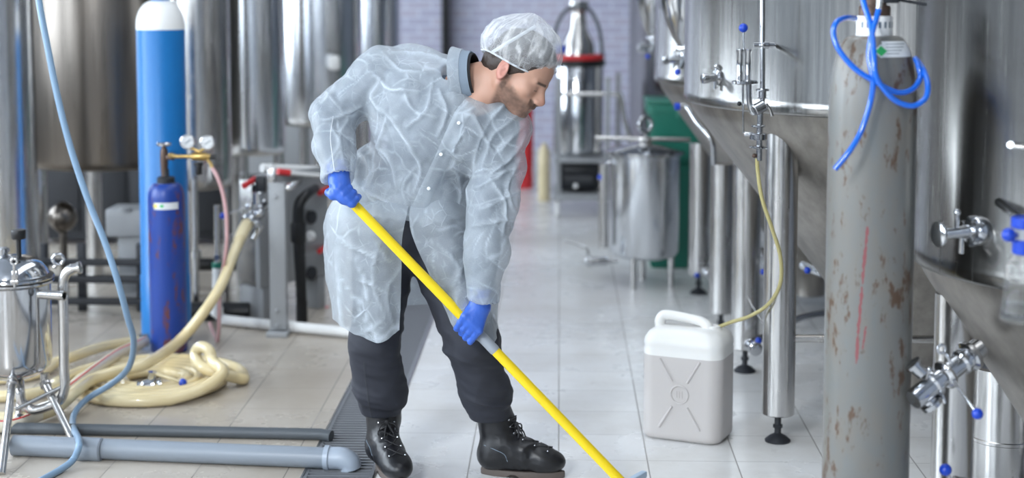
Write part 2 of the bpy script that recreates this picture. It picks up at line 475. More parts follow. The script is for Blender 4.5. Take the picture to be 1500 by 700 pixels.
mb = MB(); p = P(652, 40, 15.05); mb.box((p.x, 15.12, 2.4), (.075, .12, 4.7), bev=.01); struct('trim_1', mb, M['black'])

M['channel'] = mat('shade_liner', (.035,.036,.038), .6)  # dark liner added so the gaps between the grate bars look shaded
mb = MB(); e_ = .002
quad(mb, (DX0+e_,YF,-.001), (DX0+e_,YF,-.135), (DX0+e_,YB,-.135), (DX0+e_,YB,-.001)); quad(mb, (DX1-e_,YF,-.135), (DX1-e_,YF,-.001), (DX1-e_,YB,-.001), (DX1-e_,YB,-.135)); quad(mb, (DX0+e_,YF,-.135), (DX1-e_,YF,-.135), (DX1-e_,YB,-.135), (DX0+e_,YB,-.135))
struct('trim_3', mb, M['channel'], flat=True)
# drain: grate sections lying in the channel
M['grate'] = mat('galvanised_grate', (.30,.31,.33), .42, .6)
gr0 = None
gl = 1.0
for i in range(11):
    y0 = 4.0+i*gl
    if gr0 is None:
        mb = MB(); x0, x1 = DX0+.004, DX1-.004
        for x in (x0+.006, x1-.006): mb.box((x, gl/2, -.012), (.012, gl-.004, .024), bev=.001)
        for y in (.004, gl-.004): mb.box(((x0+x1)/2, y, -.012), (x1-x0-.02, .006, .024), bev=0)
        for k in range(1, 32): mb.box(((x0+x1)/2, k*gl/32, -.010), (x1-x0-.02, .010, .020), bev=0)
        gr0 = build('drain_grate', mb, M['grate'], flat=True); g = gr0; g.location = (0, y0, 0)
    else:
        g = gr0.copy(); C.objects.link(g); g.location = (0, y0, 0)
    tag(g, 'dark slotted metal drain grate section in the long floor channel', 'drain grate', 'drain grate sections')
mb = MB()
for x in (DX0, DX1): mb.box((x+(.0 if x == DX0 else 0), 9, .001), (.007, 10.5, .003), bev=0)
struct('trim_2', mb, M['satin'], flat=True)

# ------------------------------------------------------------------ helpers for process fittings
def ball_lever(root, a, b, r=.0045, rb=.016, name='valve_lever', knob='lever_knob', km=None, m=None):
    mb = MB(); mb.cyl(a, b, r, seg=10); h = build(name, mb, m or M['chrome'], root)
    k = MB(); k.ball(b, rb); build(knob, k, km or M['blueknob'], h); h2 = [c for c in h.children][0]; h2['label'] = 'blue ball knob'
    return h
def leg(root, x, y, r, ztop, mt, foot=True, name='leg'):
    mb = MB(); z0 = .10 if foot else 0
    mb.lathe((x, y, 0), [(r-.004, z0), (r, z0+.004), (r, ztop)], seg=32)
    l = build(name, mb, mt, root)
    if foot:
        f = MB(); f.lathe((x, y, 0), [(.045, 0), (.046, .006), (.03, .02), (.012, .03), (.011, z0+.01)], seg=24)
        f.lathe((x, y, 0), [(.017, .05), (.017, .062)], seg=6)
        build('levelling_foot', f, M['darkgrey'], l)
    return l
def tankwall(root, cx, cy, R, z0, z1, mt, name='shell'):
    mb = MB(); mb.lathe((cx, cy, 0), [(R-.02, z0), (R-.006, z0+.003), (R, z0+.012), (R, z0+.05), (R-.0015, z0+.052), (R-.0015, z1-.05), (R-.05, z1), (0, z1+.1)], seg=160)
    return build(name, mb, mt, root, sharp=60)
def cone(root, cx, cy, R, z0, r1, z1, mt):
    mb = MB(); dz = z0-z1
    mb.lathe((cx, cy, 0), [(r1, z1-.12), (r1, z1), (r1+.03, z1+.03), (R-.05, z0-.055), (R-.035, z0-.03), (R-.022, z0+.002)], seg=128)
    return build('cone_bottom', mb, mt, root, sharp=60)
def wall_valve(root, p, n, L=.07, side=(0,0,1)):
    """sample valve sticking out of a tank wall at p along n"""
    p = Vector(p); n = Vector(n).normalized(); s = Vector(side)
    mb = MB()
    mb.lathe(p-n*.01, [(.03,0),(.032,.004),(.032,.012),(.022,.016),(.022,.03),(.028,.032),(.028,.04),(.015,.043),(.013,L),(.018,L+.002),(.018,L+.02),(.016,L+.024),(0,L+.026)], n, 24)
    mb.cyl(p+n*.03, p+n*.03+s*.035, .006, seg=10); mb.ball(p+n*.03+s*.04, .009, 12)
    mb.cyl(p+n*.035, p+n*.035-s*.04, .006, seg=10)
    return build('sample_valve', mb, M['chrome'], root)

# ------------------------------------------------------------------ right side: row of conical tanks
# tank B (the one behind the jerrycan)
bx, by, bR = 1.38, 6.0, .90
TB = thing('fermentation_tank', 'tall conical steel tank with leg beside the white jerrycan and hose valve on its front', 'tank', (bx, by, 0), 'conical tanks along the right side')
tankwall(TB, bx, by, bR, 1.185, 3.6, M['steel']); cone(TB, bx, by, bR, 1.185, .09, .16, M['steel_cone'])
for (x, y) in ((.785, 5.50), (.785, 6.50), (1.98, 5.5), (1.98, 6.5)): leg(TB, x, y, .0585, 1.0 if y > 6 else 1.15, M['satin'])
mb = MB(); mb.cyl((.785, 5.50, .375), (1.98, 5.5, .375), .014); build('cross_brace', mb, M['satin'], TB)
mb = MB(); mb.cyl((.785, 5.50, .33), (.785, 6.5, .33), .003); build('tie_rod', mb, M['satin'], TB)
# valve assembly on the front of tank B
q = lambda x, y, Y=5.27: P(x, y, Y)
mb = MB()
mb.tube([q(1117,-30), q(1117,150)], .0085, 14)
mb.tube([q(1120,66), q(1130,66), P(1146,68,5.6)], .008, 12); mb.lathe(q(1104,66), [(.010,0),(.010,.03),(.013,.032),(.013,.05),(.009,.052),(.009,.07)], q(1130,66)-q(1104,66), 16)
mb.torus(q(1117,66), (0,0,1), .011, .005)
for x in (1084, 1096): mb.lathe(q(x,72), [(.011,0),(.013,.002),(.013,.008),(.0105,.012),(.0105,.10),(.012,.102),(.012,.115)], (0,0,-1), 18)
mb.lathe(q(1091,118), [(.028,0),(.034,.002),(.034,.010),(.026,.013)], (0,0,-1), 24, sx=1.3)
mb.lathe(q(1117,130), [(.02,0),(.022,.002),(.022,.007),(.013,.009),(.013,.03),(.018,.032)], (0,0,-1), 20)
mb.tube([q(1097,122), q(1098,150), q(1103,165), q(1113,160), q(1122,152)], .0095, 14, smooth=5)
mb.cyl(q(1088,118), q(1089,195), .0032, seg=8)
mb.lathe(q(1112,158,5.25), [(.018,-.02),(.02,-.018),(.02,.018),(.018,.02)], (1,.3,.5), 18)
mb.tube([q(1114,150), q(1112,235)], .0105, 14)
for y, r, t in ((183,.024,.006),(195,.030,.020),(214,.026,.006)): mb.lathe(q(1111,y), [(r-.003,0),(r,.002),(r,t),(r-.003,t+.002)], (0,0,-1), 24)
mb.lathe(q(1090,196), [(.007,0),(.008,.002),(.008,.03),(.006,.032)], (1,0,-.05), 12)
mb.cyl(q(1098,215), q(1124,217), .004, seg=8)
VA = build('inlet_valve', mb, M['chrome'], TB)
ball_lever(VA, q(1090,72), q(1089,41), .0032, .0155)
mb = MB(); mb.tube([q(1122,152), q(1128,160), q(1131,170)], [.006,.005,.007], 10); build('wing_handle', mb, M['satin'], VA)
mb = MB(); mb.ball(q(1105,228), .008); mb.cyl(q(1105,228), q(1112,228), .004); build('sample_tap', mb, M['rustbrass'], VA)
mb = MB(); mb.ball(q(1083,152), .008); build('rubber_plug', mb, M['black'], VA)
a = math.radians(210)
wall_valve(TB, P(1060, 112, 5.62), (-.95,-.45,-.08), .075)
# tank A (nearest, right edge)
ax, ay, aR = 1.57, 4.32, .58
TA = thing('fermentation_tank', 'nearest conical steel tank filling the right edge behind the grey gas cylinder', 'tank', (ax, ay, 0), 'conical tanks along the right side')
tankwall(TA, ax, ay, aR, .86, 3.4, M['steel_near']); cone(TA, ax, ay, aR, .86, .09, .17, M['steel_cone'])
leg(TA, 1.105, 4.32, .057, .78, M['satin']); leg(TA, 1.62, 4.78, .057, .78, M['satin']); leg(TA, 2.02, 4.2, .057, .78, M['satin'])
# big sample valve of tank A: disc handle facing left
n = Vector((-.93,-.36,-.03)).normalized(); p = P(1428, 338, 4.0)
mb = MB(); mb.lathe(p+n*-.03, [(.036,0),(.038,.003),(.038,.03),(.034,.036),(.030,.04),(.030,.05),(.018,.053),(.014,.09),(.014,.13)], n, 28)
mb.cyl(p+n*.055, p+n*.055+Vector((0,0,.045)), .006); mb.ball(p+n*.055+Vector((0,0,.052)), .010)
mb.cyl(p+n*.04, p+n*.04+Vector((0,0,-.055)), .007)
for k in range(6):
    x_, y_, _ = frame(n); a_ = k*PI/3; mb.cyl(p+n*-.005+(x_*math.cos(a_)+y_*math.sin(a_))*.034, p+n*.02+(x_*math.cos(a_)+y_*math.sin(a_))*.034, .006, seg=6)
SV = build('sample_valve', mb, M['chrome'], TA)
mb = MB(); mb.lathe(p+n*.10, [(.012,0),(.03,.002),(.033,.006),(.033,.012),(.030,.014),(0,.014)], n, 32); build('valve_handwheel', mb, M['chrome'], SV)
# clamp valve low on the cone of tank A
r_ = lambda x, y, Y=4.0: P(x, y, Y)
a0 = r_(1424, 518, 4.08); a1 = r_(1338, 586, 3.98); d = (a1-a0).normalized(); L = (a1-a0).length
mb = MB(); mb.lathe(a0, [(.028,-.03),(.028,0),(.040,.002),(.042,.006),(.042,.016),(.030,.022),(.028,.03),(.034,.034),(.034,.044),(.027,.05),(.027,.095),(.038,.098),(.040,.106),(.032,.114),(.025,.118),(.025,.14),(.036,.143),(.036,.155),(.028,.16),(.028,L-.01),(.025,L)], d, 32)
mb.lathe(r_(1352, 548), [(.016,0),(.018,.002),(.018,.03),(.024,.032),(.024,.04),(.014,.042)], r_(1334,530)-r_(1352,548), 20)
mb.lathe(r_(1352, 575), [(.018,0),(.020,.03),(.03,.032),(.03,.044),(.024,.046)], r_(1368,596)-r_(1352,575), 20)
mb.torus(r_(1379,511), (.3,-1,0), .011, .004); mb.cyl(r_(1384,518), r_(1394,532), .004, seg=8)
mb.cyl(r_(1356,560), r_(1360,543), .005, seg=8); mb.ball(r_(1361,541), .008, 12)
mb.cyl(r_(1378,572), r_(1384,590), .005, seg=8)
BV = build('butterfly_valve', mb, M['chrome'], TA)
ball_lever(BV, r_(1397,558), r_(1432,606,3.9), .0045, .0145)
mb = MB(); mb.lathe(r_(1396,706,4.1), [(.018,0),(.018,.05)], (1,0,-.2), 16); lv = build('drain_valve', mb, M['chrome'], TA)
ball_lever(lv, r_(1400,716,4.08), r_(1385,688,4.05), .004, .0165)
# bracket stub at the far right
mb = MB(); mb.cyl(P(1480,212,3.8), P(1500,214,3.9), .008); build('bracket_stub', mb, M['chrome'], TA)
# tank C and D
cx_, cy_, cR = 1.25, 7.75, .78
TC = thing('fermentation_tank', 'conical steel tank standing behind the steel kettle, second from the aisle front', 'tank', (cx_, cy_, 0), 'conical tanks along the right side')
TC['label'] = 'conical steel tank partly hidden behind the middle tank, above the green bins'
tankwall(TC, cx_, cy_, cR, 1.145, 3.5, M['steel']); cone(TC, cx_, cy_, cR, 1.145, .08, .2, M['steel_cone'])
for (x, y) in ((.755, 7.20), (.735, 8.14), (1.8, 7.2), (1.8, 8.1)): leg(TC, x, y, .0555, .80, M['satin'])
wall_valve(TC, P(996, 88, 7.28), (-.9,-.45,0), .07)
mb = MB(); mb.tube([P(994,156,7.05), P(1006,157,7.05), P(1020,178,7.0), P(1042,206,6.95), P(1045,240,7.0)], .013, 12, smooth=5); cp = build('cleaning_pipe', mb, M['chrome'], TC)
mb = MB(); mb.cyl(P(988,156,7.05), P(996,156,7.05), .017); build('pipe_cap', mb, M['blueknob'], cp)
TD = thing('storage_tank', 'tall straight steel tank far back beside the wheeled cart', 'tank', (1.36, 11.5, 0))
tankwall(TD, 1.36, 11.5, .85, .25, 3.6, M['steel'])
for a_ in (40, 130, 220, 310): leg(TD, 1.36+.7*math.cos(math.radians(a_)), 11.5+.7*math.sin(math.radians(a_)), .05, .3, M['satin'])
wall_valve(TD, P(940, 70, 10.75), (-.3,-.95,0), .06)
# low outlet valves seen between the legs
def outlet(root, px, py, Y, kx, ky):
    p = P(px, py, Y); mb = MB()
    mb.lathe(p, [(.026,0),(.028,.002),(.028,.014),(.018,.018),(.018,.05),(.028,.052),(.028,.064),(.02,.07)], (.2,-1,0), 20)
    mb.tube([p+Vector((-.01,.03,0)), p+Vector((.06,.1,.01)), p+Vector((.25,.3,.05)), p+Vector((.5,.45,.05))], .016, 12, smooth=4)
    v = build('outlet_valve', mb, M['chrome'], root); ball_lever(v, p, P(kx, ky, Y-.05), .004, .014)
outlet(TB, 1100, 506, 6.25, 1111, 499); outlet(TC, 1034, 398, 7.95, 1021, 403); outlet(TC, 1113, 372, 7.0, 1118, 398)
mb = MB(); mb.cyl(P(1176,388,6.6), P(1205,400,6.5), .02); v = build('outlet_valve', mb, M['chrome'], TB); ball_lever(v, P(1176,388,6.6), P(1183,396,6.3), .004, .014)

# small hoppers hanging from pipes between the tanks
def hopper(px, Y, hw, ybot, label):
    s = Y/FPX; c = P(px, 0, Y); z0 = c.z; r = hw*s; zb = P(px, ybot, Y).z
    t = thing('dosing_hopper', label, 'hopper', (c.x, Y, zb), 'hanging steel hoppers')
    mb = MB(); mb.lathe((c.x, Y, zb), [(.028,-.01),(.030,0),(.05,.03),(.085*r/.11,(z0-zb)*.55),(r*.97,(z0-zb)*.95),(r*1.06,(z0-zb)+.08),(r*1.08,(z0-zb)+.35),(r*.8,(z0-zb)+.42)], seg=48); build('bowl', mb, M['chrome'], t)
    mb = MB(); mb.cyl((c.x, Y, zb+.4), (c.x, Y, ZC), .03); build('hanger_pipe', mb, M['satin'], t)
    mb = MB(); mb.lathe((c.x, Y, zb), [(.034,-.03),(.036,-.026),(.036,-.006),(.034,-.002)], seg=24); mb.cyl((c.x, Y, zb-.03), (c.x, Y, zb-.07), .018)
    mb.cyl((c.x-.01, Y-.01, zb-.06), (c.x-.075, Y-.03, zb-.065), .014); mb.cyl((c.x+.02, Y-.01, zb-.02), (c.x-.02, Y-.03, zb-.1), .014); v = build('hopper_valve', mb, M['chrome'], t)
    mb = MB(); mb.ball((c.x-.03, Y-.03, zb-.115), .014); build('lever_knob', mb, M['blueknob'], v)
hopper(1003, 6.75, 37, 66, 'nearer of two hanging steel hoppers with pointed bowl, beside the middle tank')
hopper(957, 8.75, 26, 52, 'farther and smaller of two hanging steel hoppers, above the green bins')

# ------------------------------------------------------------------ grey gas cylinder with blue hoses
def cyl_paint(name, col, patches, rough=.4):
    m = mat(name, col, rough)
    v = coords(m, (1,1,1)); base = col; out = None
    n1 = ntex(m, coords(m, (9,9,4)), 1, 6, .7, .3); n2 = ntex(m, coords(m, (40,40,14)), 1, 5, .65)
    c1 = mixc(m, ramp(m, n1, [(.35,(0,0,0)),(.75,(1,1,1))]), col, patches[0])
    c2 = mixc(m, ramp(m, mth(m, 'MULTIPLY', n1, n2), [(patches[2],(0,0,0)),(patches[2]+.05,(1,1,1))]), c1, patches[1])
    ln(m, c2, bs(m).inputs['Base Color']); bump(m, n2, .12, .002)
    return m, c2
m, c2 = cyl_paint('worn_grey_cylinder_paint', (.14,.15,.15), ((.17,.15,.125), (.085,.05,.03), .295), .36)
# red chalk streak, in the cylinder's own coordinates (angle, height)
t_ = nd(m, 'ShaderNodeTexCoord'); sp = nd(m, 'ShaderNodeSeparateXYZ'); ln(m, t_.outputs['Object'], sp.inputs[0])
nz = ntex(m, coords(m, (60,60,40)), 1, 4, .7)
cxs = mth(m, 'ADD', mth(m, 'MULTIPLY', mth(m, 'SINE', mth(m, 'MULTIPLY', sp.outputs[2], 7.0)), .004), mth(m, 'MULTIPLY_ADD', sp.outputs[2], .035, -.068))
dist = mth(m, 'ABSOLUTE', mth(m, 'SUBTRACT', sp.outputs[0], cxs))
msk = mth(m, 'MULTIPLY', mth(m, 'LESS_THAN', dist, mth(m, 'MULTIPLY', mth(m, 'SUBTRACT', nz, .30), .016)), mth(m, 'LESS_THAN', sp.outputs[1], 0.0))
msk = mth(m, 'MULTIPLY', msk, mth(m, 'MULTIPLY', mth(m, 'GREATER_THAN', sp.outputs[2], .66), mth(m, 'LESS_THAN', sp.outputs[2], 1.02)))
d2 = mth(m, 'ABSOLUTE', mth(m, 'SUBTRACT', sp.outputs[0], mth(m, 'MULTIPLY_ADD', sp.outputs[2], .12, -.119)))
m2 = mth(m, 'MULTIPLY', mth(m, 'LESS_THAN', d2, mth(m, 'MULTIPLY', mth(m, 'SUBTRACT', nz, .34), .014)), mth(m, 'LESS_THAN', sp.outputs[1], 0.0))
m2 = mth(m, 'MULTIPLY', m2, mth(m, 'MULTIPLY', mth(m, 'GREATER_THAN', sp.outputs[2], .70), mth(m, 'LESS_THAN', sp.outputs[2], .76)))
ln(m, mixc(m, mth(m, 'MAXIMUM', msk, m2), c2, (.21,.06,.065)), bs(m).inputs['Base Color'])
M['greycyl'] = m
gx, gy, gr = .818, 4.09, .1135
GC = thing('gas_cylinder', 'tall worn grey gas cylinder with rust marks and a red chalk streak', 'gas cylinder', (gx, gy, 0))
def shoulder(r, zs, rn, zn, n=14):
    out = []
    for i in range(n+1):
        t = i/n*PI/2; out.append((rn+(r-rn)*math.cos(t)**.75, zs+(zn-zs)*math.sin(t)))
    return out
gprof = [(.09,.0),(gr-.006,.004),(gr,.03),(gr,.6),(gr,1.295)]+shoulder(gr, 1.30, .050, 1.505)
mb = MB(); mb.lathe((gx, gy, 0), gprof, seg=96); build('cylinder_body', mb, M['greycyl'], GC, sharp=60)
mb = MB(); mb.lathe((gx, gy, 0), [(.047,1.50),(.047,1.512),(.0465,1.515),(.0465,1.552),(.044,1.556)], seg=48); nk = build('collar_label', mb, M['white'], GC); nk['label'] = 'white printed collar band'
M['ink'] = mat('printed_ink', (.12,.16,.2), .5)
def patch(base, prof, a0, a1, z0, z1, nx=12, nz=8, off=.0012, poly=None):
    zs = [z for r, z in prof]; rs = [r for r, z in prof]
    mb = MB()
    for j in range(nz+1):
        for i in range(nx+1):
            u, v = i/nx, j/nz
            if poly == 'diamond': u2, v2 = u*2-1, v*2-1; uu = (u2+v2)/2; vv = (v2-u2)/2; u, v = (uu+1)/2, (vv+1)/2
            z = z0+(z1-z0)*v; a_ = a0+(a1-a0)*u; r = np.interp(z, zs, rs)+off
            mb.v.append(Vector((base[0]+math.cos(a_)*r, base[1]+math.sin(a_)*r, z+off*.5)))
    for j in range(nz):
        for i in range(nx):
            o = j*(nx+1)+i; mb.f.append((o, o+1, o+nx+2, o+nx+1))
    return mb
lp = [(.0465,1.515),(.0465,1.552)]
for k in range(7):
    aa = math.radians(215+k*19); build('printed_mark', patch((gx, gy), lp, aa, aa+.14, 1.525, 1.541, 4, 2, .0008), M['ink'], nk)
M['paper'] = mat('white_paper_label', (.68,.70,.72), .4); M['signgreen'] = mat('green_label', (.03,.42,.12), .4)
pl = build('paper_label', patch((gx, gy), gprof, math.radians(272), math.radians(335), 1.452, 1.492), M['paper'], GC)
for k in range(4):
    z_ = 1.46+k*.008; build('print_line', patch((gx, gy), gprof, math.radians(278), math.radians(300+k*7), z_, z_+.0018, 8, 1, .002), M['ink'], pl)
build('hazard_diamond', patch((gx, gy), gprof, math.radians(258), math.radians(282), 1.450, 1.485, poly='diamond'), M['paper'], GC)
build('hazard_diamond_fill', patch((gx, gy), gprof, math.radians(260.5), math.radians(279.5), 1.454, 1.481, off=.002, poly='diamond'), M['signgreen'], GC)
mb = MB(); mb.lathe((gx, gy, 0), [(.040,1.552),(.041,1.556),(.041,1.578),(.038,1.582),(.030,1.584),(.030,1.60),(.018,1.604),(.016,1.68)], seg=32)
nt = build('neck_thread', mb, M['rustbrass'], GC)
mb = MB(); mb.box((gx+.03, gy, 1.604), (.06,.05,.03), bev=.005); mb.cyl((gx-.01,gy,1.61),(gx+.13,gy-.02,1.585), .004); mb.box((gx+.06,gy-.03,1.625),(.07,.04,.04), bev=.006)
mb.lathe((gx,gy,1.66),[(.03,0),(.034,.004),(.034,.02),(.03,.024)]); build('valve_head', mb, M['darkgrey'], GC)
mb = MB(); mb.cyl(P(1290,-6,3.99), P(1287,17,3.99), .0088, .0075); build('hose_nipple', mb, M['satin'], GC)
yh = 3.935
h1 = [(1253,27,4.05),(1240,26,4.0),(1226,32,3.96),(1221,48,3.95),(1229,73,yh),(1253,101,yh-.01),(1283,120,yh-.01),(1313,135,yh),(1336,131,yh+.02),(1348,114,yh+.05),(1345,96,4.0),(1341,86,4.03),(1346,92,4.03),(1354,105,3.99),(1359,124,3.95),(1356,143,yh),(1338,155,yh-.01),(1313,148,yh-.02),(1293,128,yh-.03),(1282,107,yh-.035),(1280,77,yh-.02),(1276,39,3.96),(1266,6,3.99),(1262,-20,4.02)]
mb = MB(); mb.tube([P(*a) for a in h1], .0072, 12, smooth=8); tag(build('air_hose', mb, M['bluehose'], origin=P(*h1[0])), 'bright blue hose looped twice around the grey cylinder shoulder', 'hose')
h2 = [(1287,14,3.97),(1283,30,3.96),(1279,43,3.95),(1273,77,3.94),(1277,107,3.925),(1279,124,3.925),(1274,154,3.935),(1261,193,3.93),(1244,222,3.92),(1223,248,3.92)]
mb = MB(); mb.tube([P(*a) for a in h2], .0072, 12, smooth=8); tag(build('air_hose', mb, M['bluehose'], origin=P(*h2[0])), 'bright blue hose hanging down the grey cylinder with a free cut end', 'hose')

# glass bottle with blue caps at the right edge
M['glass'] = mat('clear_glass', (.92,.95,.97), .03, Transmission_Weight=1.0, IOR=1.35, Alpha=.5)
M['water'] = mat('water', (.85,.9,.92), .02, Transmission_Weight=1.0, IOR=1.2, Alpha=.55)
bxp = P(1501, 400, 3.62); BO = thing('airlock_bottle', 'clear glass bottle with blue collars and a little water at the right edge', 'bottle', (bxp.x, 3.62, P(1501,470,3.62).z))
zb = P(1501,470,3.62).z; zz = lambda y: P(1501, y, 3.62).z
mb = MB(); mb.lathe((bxp.x, 3.62, 0), [(.0,zb),(.045,zb),(.054,zb+.006),(.054,zb+.022),(.0495,zb+.036),(.0465,zz(400)),(.045,zz(388)),(.034,zz(376)),(.028,zz(370))], seg=48); build('glass_body', mb, M['glass'], BO)
mb = MB(); mb.lathe((bxp.x, 3.62, 0), [(.0,zb+.006),(.043,zb+.006),(.049,zb+.012),(.048,zz(446)),(0,zz(446))], seg=40); build('water_fill', mb, M['water'], BO)
for y0, y1, r, mm, nm in ((372,350,.030,'blueknob','collar'),(352,332,.027,'glassgauge','sight_tube'),(334,318,.034,'blueknob','cap')):
    mb = MB(); mb.lathe((bxp.x, 3.62, 0), [(r-.003,zz(y0)),(r,zz(y0)+.003),(r,zz(y1)-.003),(r-.003,zz(y1))], seg=32); build(nm, mb, M[mm], BO)
mb = MB(); mb.cyl((bxp.x, 3.62, zz(326)), (bxp.x+.03, 3.95, zz(326)), .012); build('holding_arm', mb, M['chrome'], BO)
mb = MB(); mb.ball(P(1478,344,3.60), .0165); mb.cyl(P(1478,344,3.60), P(1492,344,3.61), .005); build('release_knob', mb, M['blueknob'], BO)

# black capped vessels and steel drum behind tank A leg
mb = MB(); b = G(1357, 548); mb.lathe(b, [(.03,0),(.036,.01),(.036,.10),(.032,.14),(.032,.19)], seg=28); BB = build('black_canister', mb, M['black'], origin=b); tag(BB, 'slim black canister with steel cap seen just right of the grey cylinder', 'canister')
mb = MB(); mb.lathe(b, [(.033,.19),(.034,.195),(.031,.225),(.02,.24),(.008,.25)], seg=28); build('steel_cap', mb, M['chrome'], BB)
b = G(1388, 545); mb = MB(); mb.box((b.x, b.y+.1, .11), (.12,.12,.22), bev=.012); tag(build('black_crate', mb, M['darkgrey'], origin=b), 'black box behind the slim canister near the tank leg', 'box')
b = Vector((1.45, 5.02, 0)); mb = MB(); mb.lathe(b, [(.10,0),(.112,.004),(.112,.16),(.116,.163),(.116,.172),(.112,.175),(.112,.40),(.10,.405),(.095,.40),(.095,.38),(0,.38)], seg=48)
tag(build('steel_drum', mb, M['satin'], origin=b), 'bluish steel drum with a raised ring under the nearest tank cone', 'drum')

# ------------------------------------------------------------------ jerrycan with its thin hose
def jerry_material():
    m = mat('milky_polyethylene', (.8,.79,.76), .38, Subsurface_Weight=.15)
    bs(m).inputs['Subsurface Radius'].default_value = (.03,.025,.02)
    t = nd(m, 'ShaderNodeTexCoord'); sp = nd(m, 'ShaderNodeSeparateXYZ'); ln(m, t.outputs['Object'], sp.inputs[0])
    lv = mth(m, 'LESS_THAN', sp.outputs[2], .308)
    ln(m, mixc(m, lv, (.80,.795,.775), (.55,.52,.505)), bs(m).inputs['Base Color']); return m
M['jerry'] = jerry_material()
jc = Vector((.470, 5.57, 0)); ja = math.radians(-22)
JX = Vector((math.cos(ja), math.sin(ja), 0)); JY = Vector((-math.sin(ja), math.cos(ja), 0))
JR = thing('jerrycan', 'white translucent plastic jerrycan with a raised cross, mostly full, on the tiled floor', 'jerrycan', jc)
def rrect(w, d, r, n=6):
    out = []
    for cx0, cy0, a0 in ((w/2-r, -d/2+r, -90), (w/2-r, d/2-r, 0), (-w/2+r, d/2-r, 90), (-w/2+r, -d/2+r, 180)):
        for k in range(n+1):
            a_ = math.radians(a0+90*k/n); out.append((cx0+r*math.cos(a_), cy0+r*math.sin(a_)))
    return out
jw, jd = .298, .215
def ring(mb, w, d, r, z, ox=0):
    o = len(mb.v)
    for (x, y) in rrect(w, d, r): mb.v.append(jc+JX*(x+ox)+JY*y+Vector((0,0,z)))
    return o
mb = MB(); rings = [ring(mb, w, d, r, z) for (w, d, r, z) in ((jw-.05,jd-.05,.03,0),(jw-.02,jd-.02,.045,.003),(jw-.004,jd-.004,.05,.014),(jw,jd,.052,.03),(jw,jd,.052,.325),(jw-.004,jd-.004,.052,.335),(jw,jd,.052,.345),(jw-.006,jd-.006,.052,.365),(jw-.03,jd-.03,.05,.385),(jw-.07,jd-.06,.045,.397),(jw-.12,jd-.10,.035,.402))]
N_ = 28
for i in range(len(rings)-1):
    for k in range(N_): mb.f.append((rings[i]+k, rings[i]+(k+1)%N_, rings[i+1]+(k+1)%N_, rings[i+1]+k))
mb.f.append(tuple(rings[0]+k for k in range(N_))[::-1]); mb.f.append(tuple(rings[-1]+k for k in range(N_)))
J = lambda x, y, z: jc+JX*x+JY*y+Vector((0,0,z))
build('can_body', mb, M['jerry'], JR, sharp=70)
mb = MB()
for sx in (-1, 1):
    for sz in (-1, 1):
        mb.tube([J(sx*.028, -jd/2-.001, .175+sz*.045), J(sx*.075, -jd/2-.001, .175+sz*.125)], .005, 8)
mb.torus(J(0,-jd/2-.0005,.175), JY, .032, .0035, 40, 8)
for zx in (-.01, .0, .01): mb.tube([J(zx,-jd/2-.0005,.163), J(zx,-jd/2-.0005,.187)], .0016, 6)
build('embossed_cross', mb, M['jerry'], JR)
mb = MB(); mb.tube([J(-.105,0,.385), J(-.11,0,.41), J(-.10,0,.430), J(-.075,0,.436), J(.0,0,.430), J(.045,0,.422), J(.068,0,.408), J(.07,0,.395)], [.02,.02,.019,.018,.017,.018,.02,.022], 14, smooth=6); build('handle', mb, M['jerry'], JR)
mb = MB(); mb.lathe(J(.085,0.01,.38), [(.033,0),(.033,.018),(.03,.02),(.028,.028),(.022,.03),(.0,.03)], (.0,0,1), 28); nkj = build('spout_neck', mb, M['jerry'], JR)
M['yellowtube'] = mat('yellowed_clear_tube', (.50,.44,.20), .25, Alpha=.85)
tip = J(.085,.01,.395)
tube_pts = [P(1109,232,5.27), P(1110,250,5.27), P(1116,290,5.26), P(1131,335,5.27), P(1143,375,5.30), P(1143,415,5.34), P(1126,445,5.40), P(1098,463,5.47), P(1070,472,5.54), tip]
mb = MB(); mb.tube(tube_pts, .0068, 10, smooth=8); tag(build('drain_hose', mb, M['yellowtube'], origin=tube_pts[0]), 'thin yellowish tube running from the tank valve into the white jerrycan', 'hose')

# ------------------------------------------------------------------ steel kettle
kx, ky, kr = .462, 8.38, .187
KT = thing('steel_kettle', 'round steel kettle with clamped lid and lifting ring on three short legs', 'kettle', (kx, ky, 0))
mb = MB(); mb.lathe((kx,ky,0), [(.0,.145),(.12,.15),(.17,.165),(kr,.19),(kr,.70),(kr+.008,.705),(kr+.008,.715)], seg=72); build('kettle_body', mb, M['steel_bright'], KT)
mb = MB(); mb.lathe((kx,ky,0), [(kr+.02,.715),(kr+.026,.72),(kr+.026,.732),(kr+.015,.738),(.10,.765),(.03,.775),(0,.776)], seg=72); ld = build('lid', mb, M['chrome'], KT)
mb = MB(); mb.cyl((kx,ky,.77),(kx,ky,.83), .012); mb.torus((kx,ky,.872),(.5,-.8,0), .042, .011); build('lifting_ring', mb, M['chrome'], ld)
mb = MB(); mb.cyl((kx-.27,ky-.02,.80),(kx+.24,ky,.79), .013); mb.box((kx,ky,.79),(.07,.05,.03)); build('clamp_bar', mb, M['satin'], KT)
for a_ in (-115, -25, 90):
    x, y = kx+.155*math.cos(math.radians(a_)), ky+.155*math.sin(math.radians(a_)); mb = MB(); mb.tube([(x,y,0),(x,y,.19)], .0165, 16); build('leg', mb, M['satin'], KT)
mb = MB(); kp = lambda x, y: P(x, y, 8.34); mb.tube([kp(884,362), kp(884,240)], .026, 16); build('side_tank', mb, M['satin'], KT)
mb = MB(); mb.tube([kp(905,238), kp(893,236), kp(885,246), kp(882,258)], .011, 12, smooth=4); e = build('side_elbow', mb, M['chrome'], KT)
mb = MB(); mb.lathe(kp(884,256), [(.018,0),(.021,.003),(.021,.02),(.015,.035)], (-.6,-.2,-.6), 16); build('blue_cap', mb, M['blueknob'], e)
